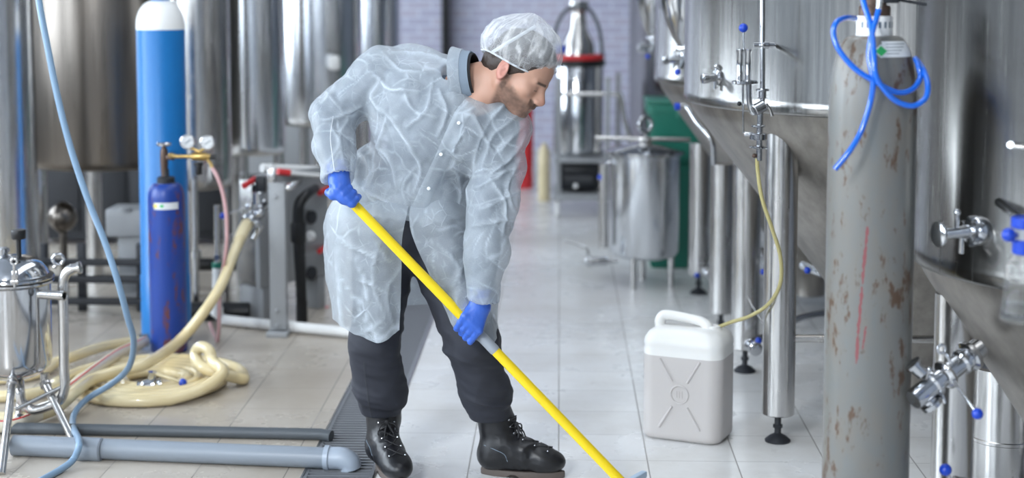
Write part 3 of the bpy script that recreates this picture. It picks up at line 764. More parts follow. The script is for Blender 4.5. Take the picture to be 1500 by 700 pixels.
mb = MB(); mb.lathe(P(905,382,8.25), [(.012,0),(.012,.05),(.02,.052),(.02,.06),(.024,.065),(.024,.13),(.018,.135),(.03,.14),(.03,.165),(.02,.17),(.018,.18)], (-1,-.15,0), 20)
v = build('outlet_valve', mb, M['chrome'], KT)
mb = MB(); mb.tube([P(862,372,8.2), P(860,364,8.2), P(845,358,8.18), P(828,352,8.15)], [.009,.007,.006,.005], 8); build('valve_lever', mb, M['satin'], v)

# green bins
def bin_(z0, z1, w0, w1, label, lid):
    c = P(998, 200, 8.95); d0 = .30
    t = thing('green_bin', label, 'bin', (c.x, 9.0, z0), 'stacked green bins')
    mb = MB(); o = []
    for z, w in ((z0,w0),(z0+.01,w0+.01),(z1-.05,w1),(z1-.05,w1+.02),(z1-.002,w1+.022),(z1-.002,w1-.01),(z0+.03,w0-.02)):
        o.append(len(mb.v)); mb.v += [Vector((c.x+x*w/.4, 9.0+y*w/.4*.8, z)) for x, y in rrect(.4,.4,.04)]
    for i in range(len(o)-1):
        for k in range(28): mb.f.append((o[i]+k, o[i]+(k+1)%28, o[i+1]+(k+1)%28, o[i+1]+k))
    mb.f.append(tuple(o[0]+k for k in range(28))[::-1]); mb.f.append(tuple(o[-1]+k for k in range(28)))
    build('bin_body', mb, M['green'], t)
    if lid:
        mb = MB(); mb.box((c.x,9.0,z1+.012),(w1+.03,(w1+.03)*.8,.025), bev=.01); mb.box((c.x+.02,8.82,z1-.06),(.12,.02,.04), bev=.008); build('bin_lid', mb, M['green'], t)
bin_(0, .60, .34, .385, 'lower and larger green plastic bin behind the steel kettle', False)
bin_(.60, .945, .33, .385, 'upper lidded green plastic bin, topmost of the stack behind the steel kettle', True)

# wheeled cart carrying a small tank
ct = thing('wheeled_cart', 'grey metal cart with push handle and white caster wheels at the back', 'cart', (.12, 11.0, 0))
cp_ = lambda x, y, Y=10.8: P(x, y, Y)
for (x0, Y0) in ((818,10.75),(818,11.25),(890,10.75),(905,11.25)):
    p = P(x0, 200, Y0); mb = MB(); mb.box((p.x, Y0, .55), (.035,.035,.86), bev=.004); build('post', mb, M['greypaint'], ct)
xa = P(812,200,10.75).x; xb = P(892,200,10.75).x
mb = MB(); mb.box(((xa+xb)/2, 11.0, .145), (xb-xa+.02,.56,.04), bev=.006); build('lower_shelf', mb, M['greypaint'], ct)
mb = MB(); mb.box(((xa+xb)/2, 11.0, .40), (xb-xa,.56,.03), bev=.006); build('upper_shelf', mb, M['greypaint'], ct)
mb = MB(); mb.tube([cp_(814,140), cp_(830,138), cp_(900,138), cp_(910,144), cp_(915,175), cp_(925,215)], .016, 12, smooth=4); build('push_handle', mb, M['satin'], ct)
for (x, y) in ((xa+.02,10.76),(xb-.02,10.76),(xa+.02,11.24),(xb-.02,11.24)):
    mb = MB(); mb.torus((x,y,.05),(1,0,.0), .03, .018, 24, 10); mb.cyl((x-.012,y,.05),(x+.012,y,.05), .03); mb.box((x,y,.105),(.03,.04,.04)); build('caster', mb, M['white'], ct)
tx = P(847,150,11.0).x
kg = thing('small_mash_tank', 'small bright steel tank with black and red rim strapped on the cart', 'tank', (tx, 11.0, .42))
mb = MB(); mb.lathe((tx,11,0), [(.14,.415),(.17,.43),(.175,.46),(.175,1.04),(.17,1.05),(0,1.05)], seg=56); build('tank_body', mb, M['chrome'], kg)
mb = MB(); mb.lathe((tx,11,0), [(.178,1.04),(.19,1.045),(.19,1.085),(.17,1.09)], seg=48); build('black_rim', mb, M['black'], kg)
mb = MB(); mb.torus((tx,11,1.105),(0,0,1), .165, .022, 48, 10); build('red_hose_ring', mb, M['red'], kg)
mb = MB(); mb.lathe((tx,11,0), [(.12,1.09),(.11,1.2),(.06,1.3),(.05,1.42),(.07,1.44),(.07,1.5)], seg=40); build('tank_dome', mb, M['satin'], kg)
mb = MB(); mb.tube([(tx-.17,10.95,1.09),(tx-.16,10.93,1.3),(tx-.08,10.92,1.44),(tx+.05,10.92,1.46),(tx+.14,10.93,1.32),(tx+.17,10.95,1.1)], .013, 10, smooth=6); build('top_hose', mb, M['pipedark'], kg)
mb = MB(); mb.box(P(800+22,72,10.8), (.07,.05,.05), bev=.01); build('blue_clip', mb, M['blueknob'], kg)
mb = MB(); mb.box((tx,10.98,.27),(.30,.3,.18), bev=.02); mb.cyl((tx-.1,10.8,.26),(tx+.1,10.8,.26),.05); t = build('pump_motor', mb, M['darkgrey'], origin=(tx,10.98,.18)); tag(t, 'dark pump motor sitting on the lower shelf of the cart', 'pump')
mb = MB(); mb.lathe(P(843,272,10.72), [(.012,0),(.016,.003),(.016,.01),(0,.012)], (0,-1,0), 16); build('motor_cap', mb, M['white'], t)
b = G(797, 268); b = Vector((P(797,268,11.6).x, 11.6, 0)); mb = MB(); mb.lathe(b, [(.04,0),(.045,.01),(.045,.36),(.03,.40),(.02,.41),(.02,.43),(0,.43)], seg=28); tag(build('cream_canister', mb, M['cream'], origin=b), 'slim cream plastic canister on the floor left of the cart', 'canister')
b = Vector((P(769,200,12.3).x, 12.3, 0)); mb = MB(); mb.lathe(b, [(.06,0),(.065,.02),(.065,.62),(.03,.70),(.015,.72),(.02,.76),(0,.77)], seg=28); tag(build('red_cylinder', mb, M['red'], origin=b), 'red upright cylinder standing far back behind the worker shoulder', 'cylinder')
# ------------------------------------------------------------------ left side: tanks
def round_tank(px, Y, R, zb, label, mt, legs, ztop=3.4, legr=.03, name='storage_tank', grp='steel tanks along the left side'):
    c = P(px, 200, Y); t = thing(name, label, 'tank', (c.x, Y, 0), grp)
    mb = MB(); mb.lathe((c.x, Y, 0), [(0,zb),(R*.6,zb),(R*.93,zb+.01),(R*.985,zb+.03),(R,zb+.06),(R,ztop),(R*.8,ztop+.1),(0,ztop+.15)], seg=96)
    build('tank_body', mb, mt, t, sharp=60)
    for a_ in legs:
        x, y = c.x+R*.8*math.cos(math.radians(a_)), Y+R*.8*math.sin(math.radians(a_)); mb = MB(); mb.cyl((x,y,0),(x,y,zb+.05), legr); build('leg', mb, M['satin'], t)
    return t
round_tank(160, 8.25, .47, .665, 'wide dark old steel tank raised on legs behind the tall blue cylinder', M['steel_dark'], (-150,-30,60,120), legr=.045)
round_tank(289, 7.75, .17, .60, 'slim steel tank just right of the tall blue cylinder, reflecting it', M['satin'], (-120,0,120), legr=.018)
round_tank(370, 8.75, .185, .66, 'bright narrow steel tank above the plate heat exchanger', M['steel_bright'], (-100,20,140), legr=.03)
T3 = round_tank(470, 9.7, .265, .74, 'shining steel tank behind the raised elbow of the worker', M['steel_bright'], (-110,-20,100), legr=.03)
mb = MB(); mb.box(P(490,92,9.4), (.07,.06,.09), bev=.02); build('sensor_box', mb, M['white'], T3)
round_tank(546, 11.6, .21, .6, 'farthest bluish steel tank over the worker shoulder beside the brick wall', M['steel_bright'], (-100,20,140), legr=.03)
round_tank(0, 7.15, .165, .16, 'slim steel tank cut by the left edge, behind the domed pressure vessel', M['satin'], (-90,30,150), legr=.025)

# dark skid and low machinery under the wide tank
sk = thing('pipe_skid', 'black steel skid frame with stacked rails under the wide dark tank', 'frame', (P(130,400,7.6).x, 7.6, 0))
for y_, Y_ in ((383,7.55),(408,7.5),(440,7.55)):
    mb = MB(); a_ = P(-40, y_, Y_); b_ = P(212, y_, Y_); mb.bar(a_, Vector((b_.x, b_.y, a_.z)), .05, .03); build('rail', mb, M['darkgrey'], sk)
for px in (62, 118, 205):
    a_ = P(px, 300, 7.62); mb = MB(); mb.box((a_.x, 7.62, .17), (.04,.04,.34), bev=.004); build('upright', mb, M['darkgrey'], sk)
mb = MB(); c = P(186, 327, 7.62); mb.box((c.x, 7.72, c.z), (.22,.2,.14), bev=.012); mb.cyl((c.x,7.60,c.z+.07),(c.x,7.60,c.z+.085), .03)
mb.box((c.x, 7.72, (c.z-.07)/2+.02), (.12,.12,c.z-.09), bev=.004); t = build('motor_housing', mb, M['greypaint'], origin=c); tag(t, 'grey metal motor box under the wide dark tank', 'motor')
c = P(92, 318, 7.9); mb = MB(); mb.ball(c, .075); mb.cyl(c, Vector((c.x, 7.9, 0)), .02); mb.lathe(c, [(.08,-.01),(.083,0),(.08,.01)], (1,-.3,0)); tag(build('steel_strainer', mb, M['steel_dark'], origin=c), 'round polished steel strainer in the dark space under the wide tank', 'strainer')
cab = MB(); a_ = P(55, 300, 9.6); b_ = P(330, 300, 9.6); cab.box(((a_.x+b_.x)/2, 9.75, .46), (b_.x-a_.x, .4, .86), bev=.01); t = build('dark_cabinet', cab, M['darkgrey'], origin=((a_.x+b_.x)/2, 9.75, 0)); tag(t, 'added low dark cabinet filling the dark space behind the tanks', 'cabinet')  # cabinet added to give the dark background below the tanks
mb = MB()
for k in range(4): x = a_.x+(b_.x-a_.x)*(k+.5)/4; mb.box((x, 9.545, .46), ((b_.x-a_.x)/4-.03, .02, .74), bev=.004)
build('cabinet_doors', mb, M['darkgrey'], t)
cab = MB(); a_ = P(300, 300, 11.2); b_ = P(500, 300, 11.2); cab.box(((a_.x+b_.x)/2, 12.5, .4), (b_.x-a_.x, .4, .76), bev=.01); t = build('dark_cabinet', cab, M['darkgrey'], origin=((a_.x+b_.x)/2, 12.5, 0)); tag(t, 'low dark cabinet far behind the plate heat exchanger', 'cabinet')
mb = MB(); mb.box(((a_.x+b_.x)/2, 12.29, .4), ((b_.x-a_.x)-.1, .02, .6), bev=.004); build('cabinet_doors', mb, M['greypaint'], t)
# black pipes lying on the floor
for (x0, y0, Y0, x1, y1, Y1, r, lb) in ((225,400,8.2,395,400,8.2,.035,'black insulated pipe running low behind the white floor pipe, upper one'),
                                    (235,428,7.42,366,430,7.42,.045,'black insulated pipe on the floor behind the white pipe, nearer one')):
    a_ = P(x0, y0, Y0); b_ = P(x1, y1, Y1)
    if r > .04: a_.z = b_.z = r
    else: a_.z = b_.z = .13
    mb = MB(); mb.tube([a_, b_], r, 16)
    if r < .04:
        for f in (.15, .85): q0 = a_.lerp(b_, f); mb.box((q0.x, q0.y, .05), (.05,.05,.1), bev=.004)
    tag(build('insulated_pipe', mb, M['black'], origin=a_), lb, 'pipe', 'black insulated pipes')

# ------------------------------------------------------------------ gas cylinders, left
M['bluecyl'], _ = cyl_paint('blue_cylinder_paint', (.004,.145,.42), ((.006,.155,.44), (.05,.10,.2), .50), .38)
BX = P(244, 490, 7.02); br = .1085
t = thing('gas_cylinder', 'tall bright blue gas cylinder with white shoulder', 'gas cylinder', (BX.x, 7.02, 0))
zs = P(240, 43, 7.02).z
mb = MB(); mb.lathe((BX.x, 7.02, 0), [(.09,0),(br+.004,.003),(br+.004,.30),(br,.305),(br,zs)], seg=64); build('cylinder_body', mb, M['bluecyl'], t)
pr = [(br,zs),(br,zs+.02)]+[(.03+(br-.03)*math.cos(i/10*PI/2)**.8, zs+.02+.10*math.sin(i/10*PI/2)) for i in range(1, 11)]
pr = [(br,zs),(br,zs+.012)]+[(.034+(br-.034)*math.cos(i/12*PI/2)**.95, zs+.012+.118*math.sin(i/12*PI/2)) for i in range(1, 13)]
mb = MB(); mb.lathe((BX.x, 7.02, 0), pr, seg=64); build('white_shoulder', mb, M['white'], t)
mb = MB(); mb.lathe((BX.x, 7.02, 0), [(.042,zs+.120),(.042,zs+.134),(.035,zs+.138),(.035,zs+.21),(.03,zs+.25)], seg=32); build('valve_cap', mb, M['bluecyl'], t)
M['rustblue'], _ = cyl_paint('scratched_dark_blue_paint', (.008,.045,.27), ((.006,.035,.22), (.12,.035,.03), .275), .36)
SX = P(248, 515, 6.78); sr = .081; szs = P(246, 292, 6.78).z
t = thing('gas_cylinder', 'small scratched dark blue gas cylinder with gauges, in front of the tall blue one', 'gas cylinder', (SX.x, 6.78, 0))
sprof = [(.065,0),(sr,.01),(sr,.4),(sr,szs-.001)]+[(.04+(sr-.04)*math.cos(i/10*PI/2)**.8, szs+.075*math.sin(i/10*PI/2)) for i in range(0, 11)]
mb = MB(); mb.lathe((SX.x, 6.78, 0), sprof, seg=56); build('cylinder_body', mb, M['rustblue'], t)
zt = szs+.075
mb = MB(); mb.lathe((SX.x, 6.78, 0), [(.043,zt-.015),(.044,zt-.01),(.044,zt),(.036,zt+.004)], seg=32); build('grey_collar', mb, M['satin'], t)
mb = MB(); mb.lathe((SX.x, 6.78, 0), [(.038,zt+.002),(.039,zt+.006),(.039,zt+.022),(.034,zt+.026),(.015,zt+.028),(.014,zt+.06)], seg=32); build('neck_ring', mb, M['darkgrey'], t)
zy = lambda y: P(244, y, 6.78).z
mb = MB(); mb.lathe((SX.x-.006, 6.78, 0), [(.014,zt+.02),(.018,zy(232)),(.017,zy(222)),(.012,zy(217)),(.008,zy(214))], seg=20); mb.cyl((SX.x,6.78,zy(230)),(SX.x+.04,6.76,zy(230)),.012); build('cylinder_valve', mb, M['rustbrass'], t)
mb = MB(); mb.lathe((SX.x-.006, 6.78, 0), [(.010,zy(215)),(.031,zy(213)),(.032,zy(210)),(.028,zy(208.5)),(0,zy(209))], seg=28); build('handwheel', mb, M['satin'], t)
build('safety_sticker', patch((SX.x, 6.78), sprof, math.radians(244), math.radians(322), szs-.035, szs-.005), M['paper'], t)
build('sticker_emblem', patch((SX.x, 6.78), sprof, math.radians(262), math.radians(278), szs-.028, szs-.011, off=.002, poly='diamond'), M['signgreen'], t)
M['signyellow'] = mat('yellow_label', (.7,.6,.12), .4)
build('sticker_warning', patch((SX.x, 6.78), sprof, math.radians(240), math.radians(258), szs-.032, szs-.008, off=.002, poly='diamond'), M['signyellow'], t)
# regulator with two gauges
rg = thing('gas_regulator', 'brass gas regulator with two round white gauges on the small blue cylinder', 'regulator', P(290, 230, 6.72))
rp = lambda x, y, Y=6.72: P(x, y, Y)
mb = MB(); mb.tube([rp(250,227,6.76), rp(258,229), rp(280,229)], [.012,.009,.009], 14); mb.lathe(rp(280,229), [(.009,0),(.016,.004),(.018,.02),(.018,.06),(.012,.07),(.010,.085)], (1,0,0), 24)
mb.cyl(rp(292,222), rp(278,216), .006); mb.cyl(rp(292,222), rp(302,216), .006); mb.tube([rp(304,233), rp(309,240), rp(311,246)], .008, 12); build('regulator_body', mb, M['brass'], rg)
mb = MB(); mb.cyl(rp(307,230), rp(316,230), .0105); build('outlet_cap', mb, M['black'], rg)
mb = MB(); mb.lathe(rp(291,238), [(.02,0),(.02,.012),(.014,.014),(.014,.05),(.01,.055)], (0,0,-1), 20); build('adjusting_knob', mb, M['black'], rg)
for (x, y) in ((275,208),(304,209)):
    c = rp(x, y, 6.70); mb = MB(); mb.lathe(c+Vector((0,.02,0)), [(.026,0),(.031,.004),(.032,.018),(.032,.026),(.029,.028),(.028,.024)], (-.02,-1,.05), 36); g_ = build('gauge', mb, M['satin'], rg)
    f = MB(); f.lathe(c+Vector((0,.02,0)), [(.028,.020),(.028,.0235),(0,.0235)], (-.02,-1,.05), 36); gf = build('gauge_face', f, M['glassgauge'], g_)
    n_ = MB(); c2_ = c+Vector((0,-.0055,0)); n_.bar(c2_+Vector((-.012,0,-.010)), c2_+Vector((.013,0,.012)), .004, .001, (0,-1,0), 0)
    for k in range(9):
        a_ = math.radians(-40+k*32.5); e1 = Vector((math.cos(a_),0,math.sin(a_))); n_.bar(c2_+e1*.020, c2_+e1*.025, .0018, .001, (0,-1,0), 0)
    build('gauge_needle', n_, M['ink'], g_)
pts = [rp(311,246,6.71), rp(318,258,6.70), rp(327,285,6.70), rp(332,320,6.7), rp(332,360,6.72), rp(328,388,6.78)]
mb = MB(); mb.tube(pts+[rp(322,420,6.9), Vector((rp(318,440,6.95).x, 6.95, .012)), Vector((rp(300,440,7.2).x, 7.3, .012))], .0085, 12, smooth=6); tag(build('rubber_hose', mb, M['pink'], origin=pts[0]), 'pinkish thin hose hanging from the brass regulator', 'hose')

# ------------------------------------------------------------------ plate heat exchanger and its pipes
hx = thing('plate_heat_exchanger', 'grey plate heat exchanger frame with red capped bolts left of the worker', 'heat exchanger', (P(408,490,7.12).x, 7.12, 0))
px0 = P(396, 400, 7.12).x; px1 = P(420, 400, 7.12).x; ztop = P(408, 268, 7.12).z
mb = MB(); mb.box(((px0+px1)/2, 7.12, (ztop+.03)/2), (px1-px0, .05, ztop-.03), bev=.004); mb.box(((px0+px1)/2, 7.12, .012), (.10,.14,.024), bev=.003)
for z in (ztop-.06, .12, .05): mb.lathe(((px0+px1)/2-.005, 7.095, z), [(.011,0),(.011,.008),(.006,.012)], (0,-1,0), 6)
build('front_post', mb, M['greypaint'], hx)
mb = MB(); mb.bar(P(421,276,7.12), P(436,266,7.5), .04, .02); mb.bar(P(398,246,7.2), P(398,276,7.2), .035, .02, (0,1,0)); build('carrying_bar', mb, M['satin'], hx)
# pack of plates turned away from the camera
c0 = P(376, 300, 7.35); c1 = P(478, 300, 7.75); zt_ = P(430, 252, 7.5).z; zb_ = .17
dv = Vector((c1.x-c0.x, c1.y-c0.y, 0)); nv = Vector((-dv.y, dv.x, 0)).normalized()
mb = MB(); R3 = Matrix((dv.normalized(), nv, Vector((0,0,1)))).transposed()
mb.box(((c0.x+c1.x)/2, (c0.y+c1.y)/2, (zt_+zb_)/2), (dv.length, .03, zt_-zb_), R3, .006); build('pressure_plate', mb, M['greypaint'], hx)
for k in range(9):
    off = nv*(.03+.012*k); mb = MB(); mb.box(((c0.x+c1.x)/2+off.x, (c0.y+c1.y)/2+off.y, (zt_+zb_)/2-.01), (dv.length-.03, .008, zt_-zb_-.04), R3, .002); build('plate', mb, M['satin'], hx)
for k in (.1, .9):
    mb = MB(); q0 = c0+dv*k; mb.box((q0.x+nv.x*.07, q0.y+nv.y*.07, zb_/2), (.05,.16,zb_), R3, .004); build('stand', mb, M['greypaint'], hx)
for (x, y, dx, dy) in ((374,262,-16,10),(482,275,-14,8),(480,452,-14,12),(478,362,-10,6)):
    Y_ = 7.35+(x-376)*.004-.02; mb = MB(); mb.tube([P(x+6,y-4,Y_+.1), P(x,y,Y_)], .009, 10); b_ = build('tie_bolt', mb, M['satin'], hx)
    mb = MB(); mb.tube([P(x,y,Y_), P(x+dx,y+dy,Y_-.12)], [.014,.014], 12); build('bolt_cap', mb, M['red'], b_)
for (x, y) in ((455,318),(455,400)): mb = MB(); mb.lathe(P(x,y,7.62), [(.03,0),(.034,.003),(.034,.012),(.02,.014)], -nv, 24); build('port_cover', mb, M['darkgrey'], hx)
mb = MB(); mb.lathe(P(456,345,7.58), [(.022,0),(.025,.003),(.022,.04),(0,.045)], (-.2,-1,0), 20); build('white_plug', mb, M['white'], hx)
# black insulated elbow pipe
mb = MB(); mb.tube([P(462,276,7.6), P(450,284,7.45), P(440,296,7.4), P(437,312,7.38), P(438,350,7.38), P(440,400,7.38), P(442,450,7.4)], [.022,.024,.027,.028,.030,.027,.026], 16, smooth=5)
mb.lathe(P(437,326,7.38), [(.034,0),(.038,.01),(.038,.085),(.034,.095)], (0,0,-1), 20); e = P(442,455,7.4); mb.tube([P(442,440,7.4), Vector((e.x,7.4,.0))], .028, 14)
tag(build('insulated_pipe', mb, M['black'], origin=(e.x,7.4,0)), 'black insulated elbow pipe rising in front of the grey plates', 'pipe')
# white pipe along the top with red band
mb = MB(); mb.tube([P(384,246,7.5), P(480,250,7.8)], .022, 16); mb.tube([P(400,252,7.42), P(480,258,7.7)], .012, 12); mb.bar(P(396,240,7.52), P(396,262,7.52), .03, .03, (0,1,0)); wp = build('white_pipe', mb, M['white'], origin=P(384,246,7.5)); tag(wp, 'white plastic pipe lying along the top of the heat exchanger', 'pipe')
mb = MB(); mb.tube([P(407,251,7.38), P(424,253,7.42)], .016, 14); build('red_band', mb, M['red'], wp)
# white floor pipe
fz = .028; a_ = G(318, 468, fz); b_ = G(530, 488, fz)
mb = MB(); mb.tube([P(319,388,a_.y), P(318,450,a_.y), a_+Vector((.0,0,.03)), a_+Vector((.03,0,0)), a_.lerp(b_,.2), a_.lerp(b_,.6), b_], .0245, 16)
mb.lathe(a_.lerp(b_,.5), [(.0255,-.03),(.029,-.028),(.029,.028),(.0255,.03)], b_-a_, 20)
mb.lathe(P(318,456,a_.y), [(.0255,-.02),(.030,-.018),(.030,.018),(.0255,.02)], (0,0,1), 20)
wf = build('white_floor_pipe', mb, M['white'], origin=a_); tag(wf, 'white plastic pipe standing up then running along the floor to the worker', 'pipe')
mb = MB(); mb.lathe(P(319,388,a_.y), [(.028,-.012),(.028,.012),(.022,.014)], (0,0,1), 20); build('green_collar', mb, M['green'], wf)
mb = MB(); mb.tube([P(319,388,a_.y), P(318,300,a_.y)], .016, 12); mb.lathe(P(319,376,a_.y), [(.02,-.012),(.02,.012)], (0,0,1), 6); build('steel_riser', mb, M['satin'], wf)
# steel risers in the background
for i, (px, Y_, y0, r) in enumerate(((352,7.9,255,.028),(284,7.53,262,.018),(262,7.53,252,.02))):
    a_ = P(px, y0, Y_); mb = MB(); mb.cyl((a_.x, Y_, 0), a_, r); mb.lathe((a_.x, Y_, a_.z*.45), [(r,-.02),(r+.012,-.018),(r+.012,.018),(r,.02)], seg=20)
    tag(build('steel_riser_pipe', mb, M['satin'], origin=(a_.x, Y_, 0)), ('bright upright steel pipe left of the heat exchanger valves', 'upright steel pipe directly under the brass regulator', 'upright steel pipe beside the tall blue cylinder')[i], 'pipe', 'upright steel pipes')
# valve cluster on the heat exchanger, with the big hose end
vc = lambda x, y, Y=7.12: P(x, y, Y)
t = thing('hose_valve', 'polished steel butterfly valve cluster joining the cream hose to the grey plates', 'valve', vc(368,318))
mb = MB(); dvv = vc(385,298,7.2)-vc(362,328); mb.lathe(vc(360,331), [(.024,0),(.024,.02),(.036,.024),(.038,.03),(.038,.045),(.028,.05),(.028,.07),(.038,.074),(.038,.09),(.024,.095),(.024,.13),(.034,.134),(.034,.15),(.02,.155)], dvv, 28)
mb.lathe(vc(378,290), [(.02,-.03),(.024,-.026),(.024,.026),(.02,.03)], (0,0,1), 20); mb.ball(vc(380,312), .026); mb.ball(vc(366,302), .018); mb.cyl(vc(372,350), vc(385,330), .012)
mb.torus(vc(374,330), dvv, .03, .006); build('valve_body', mb, M['chrome'], t)
ball_lever(t, vc(360,304), vc(326,316), .0045, .015)
mb = MB(); mb.box(vc(382,270,7.3), (.05,.04,.08), bev=.01); mb.cyl(vc(371,270,7.3), vc(371,300,7.3), .009); build('actuator', mb, M['darkgrey'], t)

# ------------------------------------------------------------------ cream hose: coil on the floor, rising to the valve
hr = .0235
def hosemat():
    m = mat('cream_wire_hose', (.72,.60,.36), .27, Coat_Weight=.3)
    n_ = ntex(m, coords(m, (4,4,4)), 1, 4); ln(m, ramp(m, n_, [(.3,(.74,.64,.41)),(.7,(.66,.53,.29))]), bs(m).inputs['Base Color']); return m
M['hose'] = hosemat()
cc = G(224, 566, 0); pts = []
NT = 4.3; R0, R1 = .115, .318; TE = -1.05
for i in range(int(NT*24)+1):
    f = i/(NT*24); a_ = TE-(1-f)*NT*2*PI; r = R0+(R1-R0)*f
    pts.append(Vector((cc.x+r*math.cos(a_), cc.y+r*math.sin(a_), hr+.001)))
def ringp(a_, r, z): return Vector((cc.x+r*math.cos(a_), cc.y+r*math.sin(a_), z))
# the outer turn kinks up over the coil at the right, then lies round the outside
kink = [ringp(-.72,.335,.05), ringp(-.40,.345,.095), P(312,530,cc.y), P(306,513,cc.y+.03), P(294,508,cc.y+.06), P(286,518,cc.y+.08), P(292,533,cc.y+.02), P(308,546,cc.y-.02)+Vector((0,0,.01)), ringp(.02,.358,.034)]
outer = [ringp(.02+i*.17, .366, hr+.001) for i in range(1, 18)]
full = pts+catmull([pts[-1]]+kink+[outer[0]], 6)[1:-1]+outer+catmull([outer[-1], ringp(3.3,.385,hr+.001), G(82,566,hr+.001), G(40,578,hr+.001), G(-50,582,hr+.001)], 5)[1:]
coil = MB(); coil.tube(full, hr, 14)
HS = thing('suction_hose', 'thick cream ribbed hose coiled flat on the floor by the blue cylinders', 'hose', (cc.x, cc.y, 0))
build('hose_coil', coil, M['hose'], HS)
# rising hose
rise = [G(-40,610,.03), G(30,612,.03), G(78,600,.04), G(105,578,.08), G(135,556,.075), G(175,543,.085), G(215,532,.095), P(262,500,6.55), P(300,455,6.6), P(325,415,6.7), P(343,370,6.9), P(356,340,7.06), vc(362,328)]
mb = MB(); mb.tube(rise, [hr]*(len(rise)-1)+[.027], 16, smooth=8); build('rising_hose', mb, M['hose'], HS)
mb = MB(); mb.tube([P(350,352,7.0), P(356,340,7.06), vc(362,328)], [.026,.029,.028], 16); build('hose_cuff', mb, M['cream'], HS)
# second run behind, ending in a steel coupling
M['hose2'] = mat('striped_clear_hose', (.66,.60,.48), .25)
back = [G(-40,625,.03), G(20,622,.03), G(70,600,.035), G(100,572,.06), G(135,545,.07), G(170,520,.06), G(196,508,.055), G(212,500,.05)]
mb = MB(); mb.tube(back, .024, 14, smooth=8); tag(build('clear_hose', mb, M['hose2'], origin=G(135,545)), 'pale hose with a red stripe crossing the coil behind the thin blue hose', 'hose')
sh = bpy.context.scene.objects.get('clear_hose')
st = MB(); st.tube([Vector(p)+Vector((.006,-.008,.0215)) for p in back], .0035, 8, smooth=8); build('red_stripe', st, M['red'], sh)
b2 = [G(110,560,.03), G(90,545,.03), G(100,525,.04), G(150,508,.04), G(205,498,.04)]
mb = MB(); mb.tube([G(-40,556,.025), G(20,553,.025), G(56,546,.025), G(84,530,.03)]+b2[2:], .023, 14, smooth=8); t = build('cream_hose', mb, M['hose'], origin=G(110,530)); tag(t, 'cream hose running behind the coil and ending in a steel coupling by the blue cylinder', 'hose')
mb = MB(); mb.lathe(G(203,498,.04), [(.026,0),(.027,.03),(.03,.032),(.03,.045),(.02,.047)], (1,.1,0), 20); build('hose_coupling', mb, M['chrome'], t)
# fitting in the middle of the coil
fc = G(220, 566, .03)
t = thing('ball_valve', 'steel ball valve with blue knob lever lying in the middle of the hose coil', 'valve', G(220,566,0))
mb = MB(); mb.lathe(fc+Vector((-.05,-.01,0)), [(.018,0),(.024,.003),(.024,.012),(.018,.016),(.028,.03),(.028,.07),(.018,.08),(.024,.088),(.024,.098),(.018,.10)], (1,.15,.1), 24)
mb.cyl(fc, fc+Vector((.01,.0,.06)), .012, .017); build('valve_body', mb, M['chrome'], t)
ball_lever(t, fc+Vector((.012,0,.055)), G(268,560,.05), .007, .016, m=M['cream'])

# ------------------------------------------------------------------ grey pvc pipe and dark pipe on the floor
pr_ = .0355
a_ = G(20, 652, pr_); b_ = G(488, 671, pr_); b_ = Vector((b_.x, b_.y, pr_))
mb = MB(); mb.tube([a_, b_], pr_, 24); t = build('drain_pipe', mb, M['pipegrey'], origin=a_); tag(t, 'grey plastic pipe on the floor ending in an elbow over the drain grate', 'pipe')
mb = MB(); dd = (b_-a_).normalized(); mb.lathe(G(132,658,pr_), [(pr_,-.045),(pr_+.005,-.043),(pr_+.007,-.03),(pr_+.005,.0),(pr_+.005,.04),(pr_,.045)], dd, 28); build('pipe_socket', mb, M['pipegrey'], t)
mb = MB(); mb.lathe(b_, [(pr_,-.03),(pr_+.007,-.028),(pr_+.007,-.012),(pr_+.003,-.008),(pr_+.003,.01)], dd, 28)
mb.tube([b_, b_+dd*.03, b_+dd*.055+Vector((0,0,-.012)), b_+dd*.062+Vector((0,-.0,-.034))], [pr_+.003,pr_+.003,pr_+.002,pr_], 22, smooth=4)
M['pipelight'] = mat('light_grey_pvc', (.36,.41,.48), .35); e = build('pipe_elbow', mb, M['pipelight'], t); e['label'] = 'lighter grey elbow end'
a2 = G(-30, 626, .02); b2_ = G(470, 636, .02)
mb = MB(); mb.tube([a2, b2_, b2_+Vector((.04,-.015,-.003))], .021, 18, smooth=0); tag(build('dark_pipe', mb, M['pipedark'], origin=a2), 'thinner dark rubber pipe lying just behind the grey plastic pipe', 'pipe')

# ------------------------------------------------------------------ domed pressure vessel, front left
vx, vy, vr = P(20, 480, 5.62).x, 5.62, .137
vz = lambda y: P(20, y, vy).z
V0 = thing('pressure_vessel', 'polished domed steel pressure vessel on a tripod at the left edge', 'pressure vessel', (vx, vy, 0))
zr = P(20, 408, vy-.0).z
mb = MB(); zb = P(20, 560, vy-.1).z
mb.lathe((vx,vy,0), [(0,zb-.012),(.06,zb-.008),(.105,zb+.012),(.128,zb+.035),(vr,zb+.065),(vr,zr-.02),(vr+.004,zr-.018),(vr+.012,zr-.010),(vr+.012,zr-.003)], seg=72); build('vessel_body', mb, M['chrome'], V0)
mb = MB(); mb.lathe((vx,vy,0), [(vr+.013,zr-.004),(vr+.013,zr+.001)], seg=72); build('gasket', mb, M['black'], V0)
mb = MB(); mb.lathe((vx,vy,0), [(vr+.012,zr+.001),(vr+.014,zr+.006),(vr+.012,zr+.012),(vr-.006,zr+.018),(vr-.012,zr+.034),(.105,zr+.062),(.07,zr+.08),(.03,zr+.088),(0,zr+.09)], seg=72)
mb.cyl((vx-.035,vy,zr+.075),(vx-.035,vy,zr+.115), .02); mb.lathe((vx-.035,vy,zr+.10), [(.026,0),(.026,.012)], seg=20); LD = build('lid', mb, M['chrome'], V0)
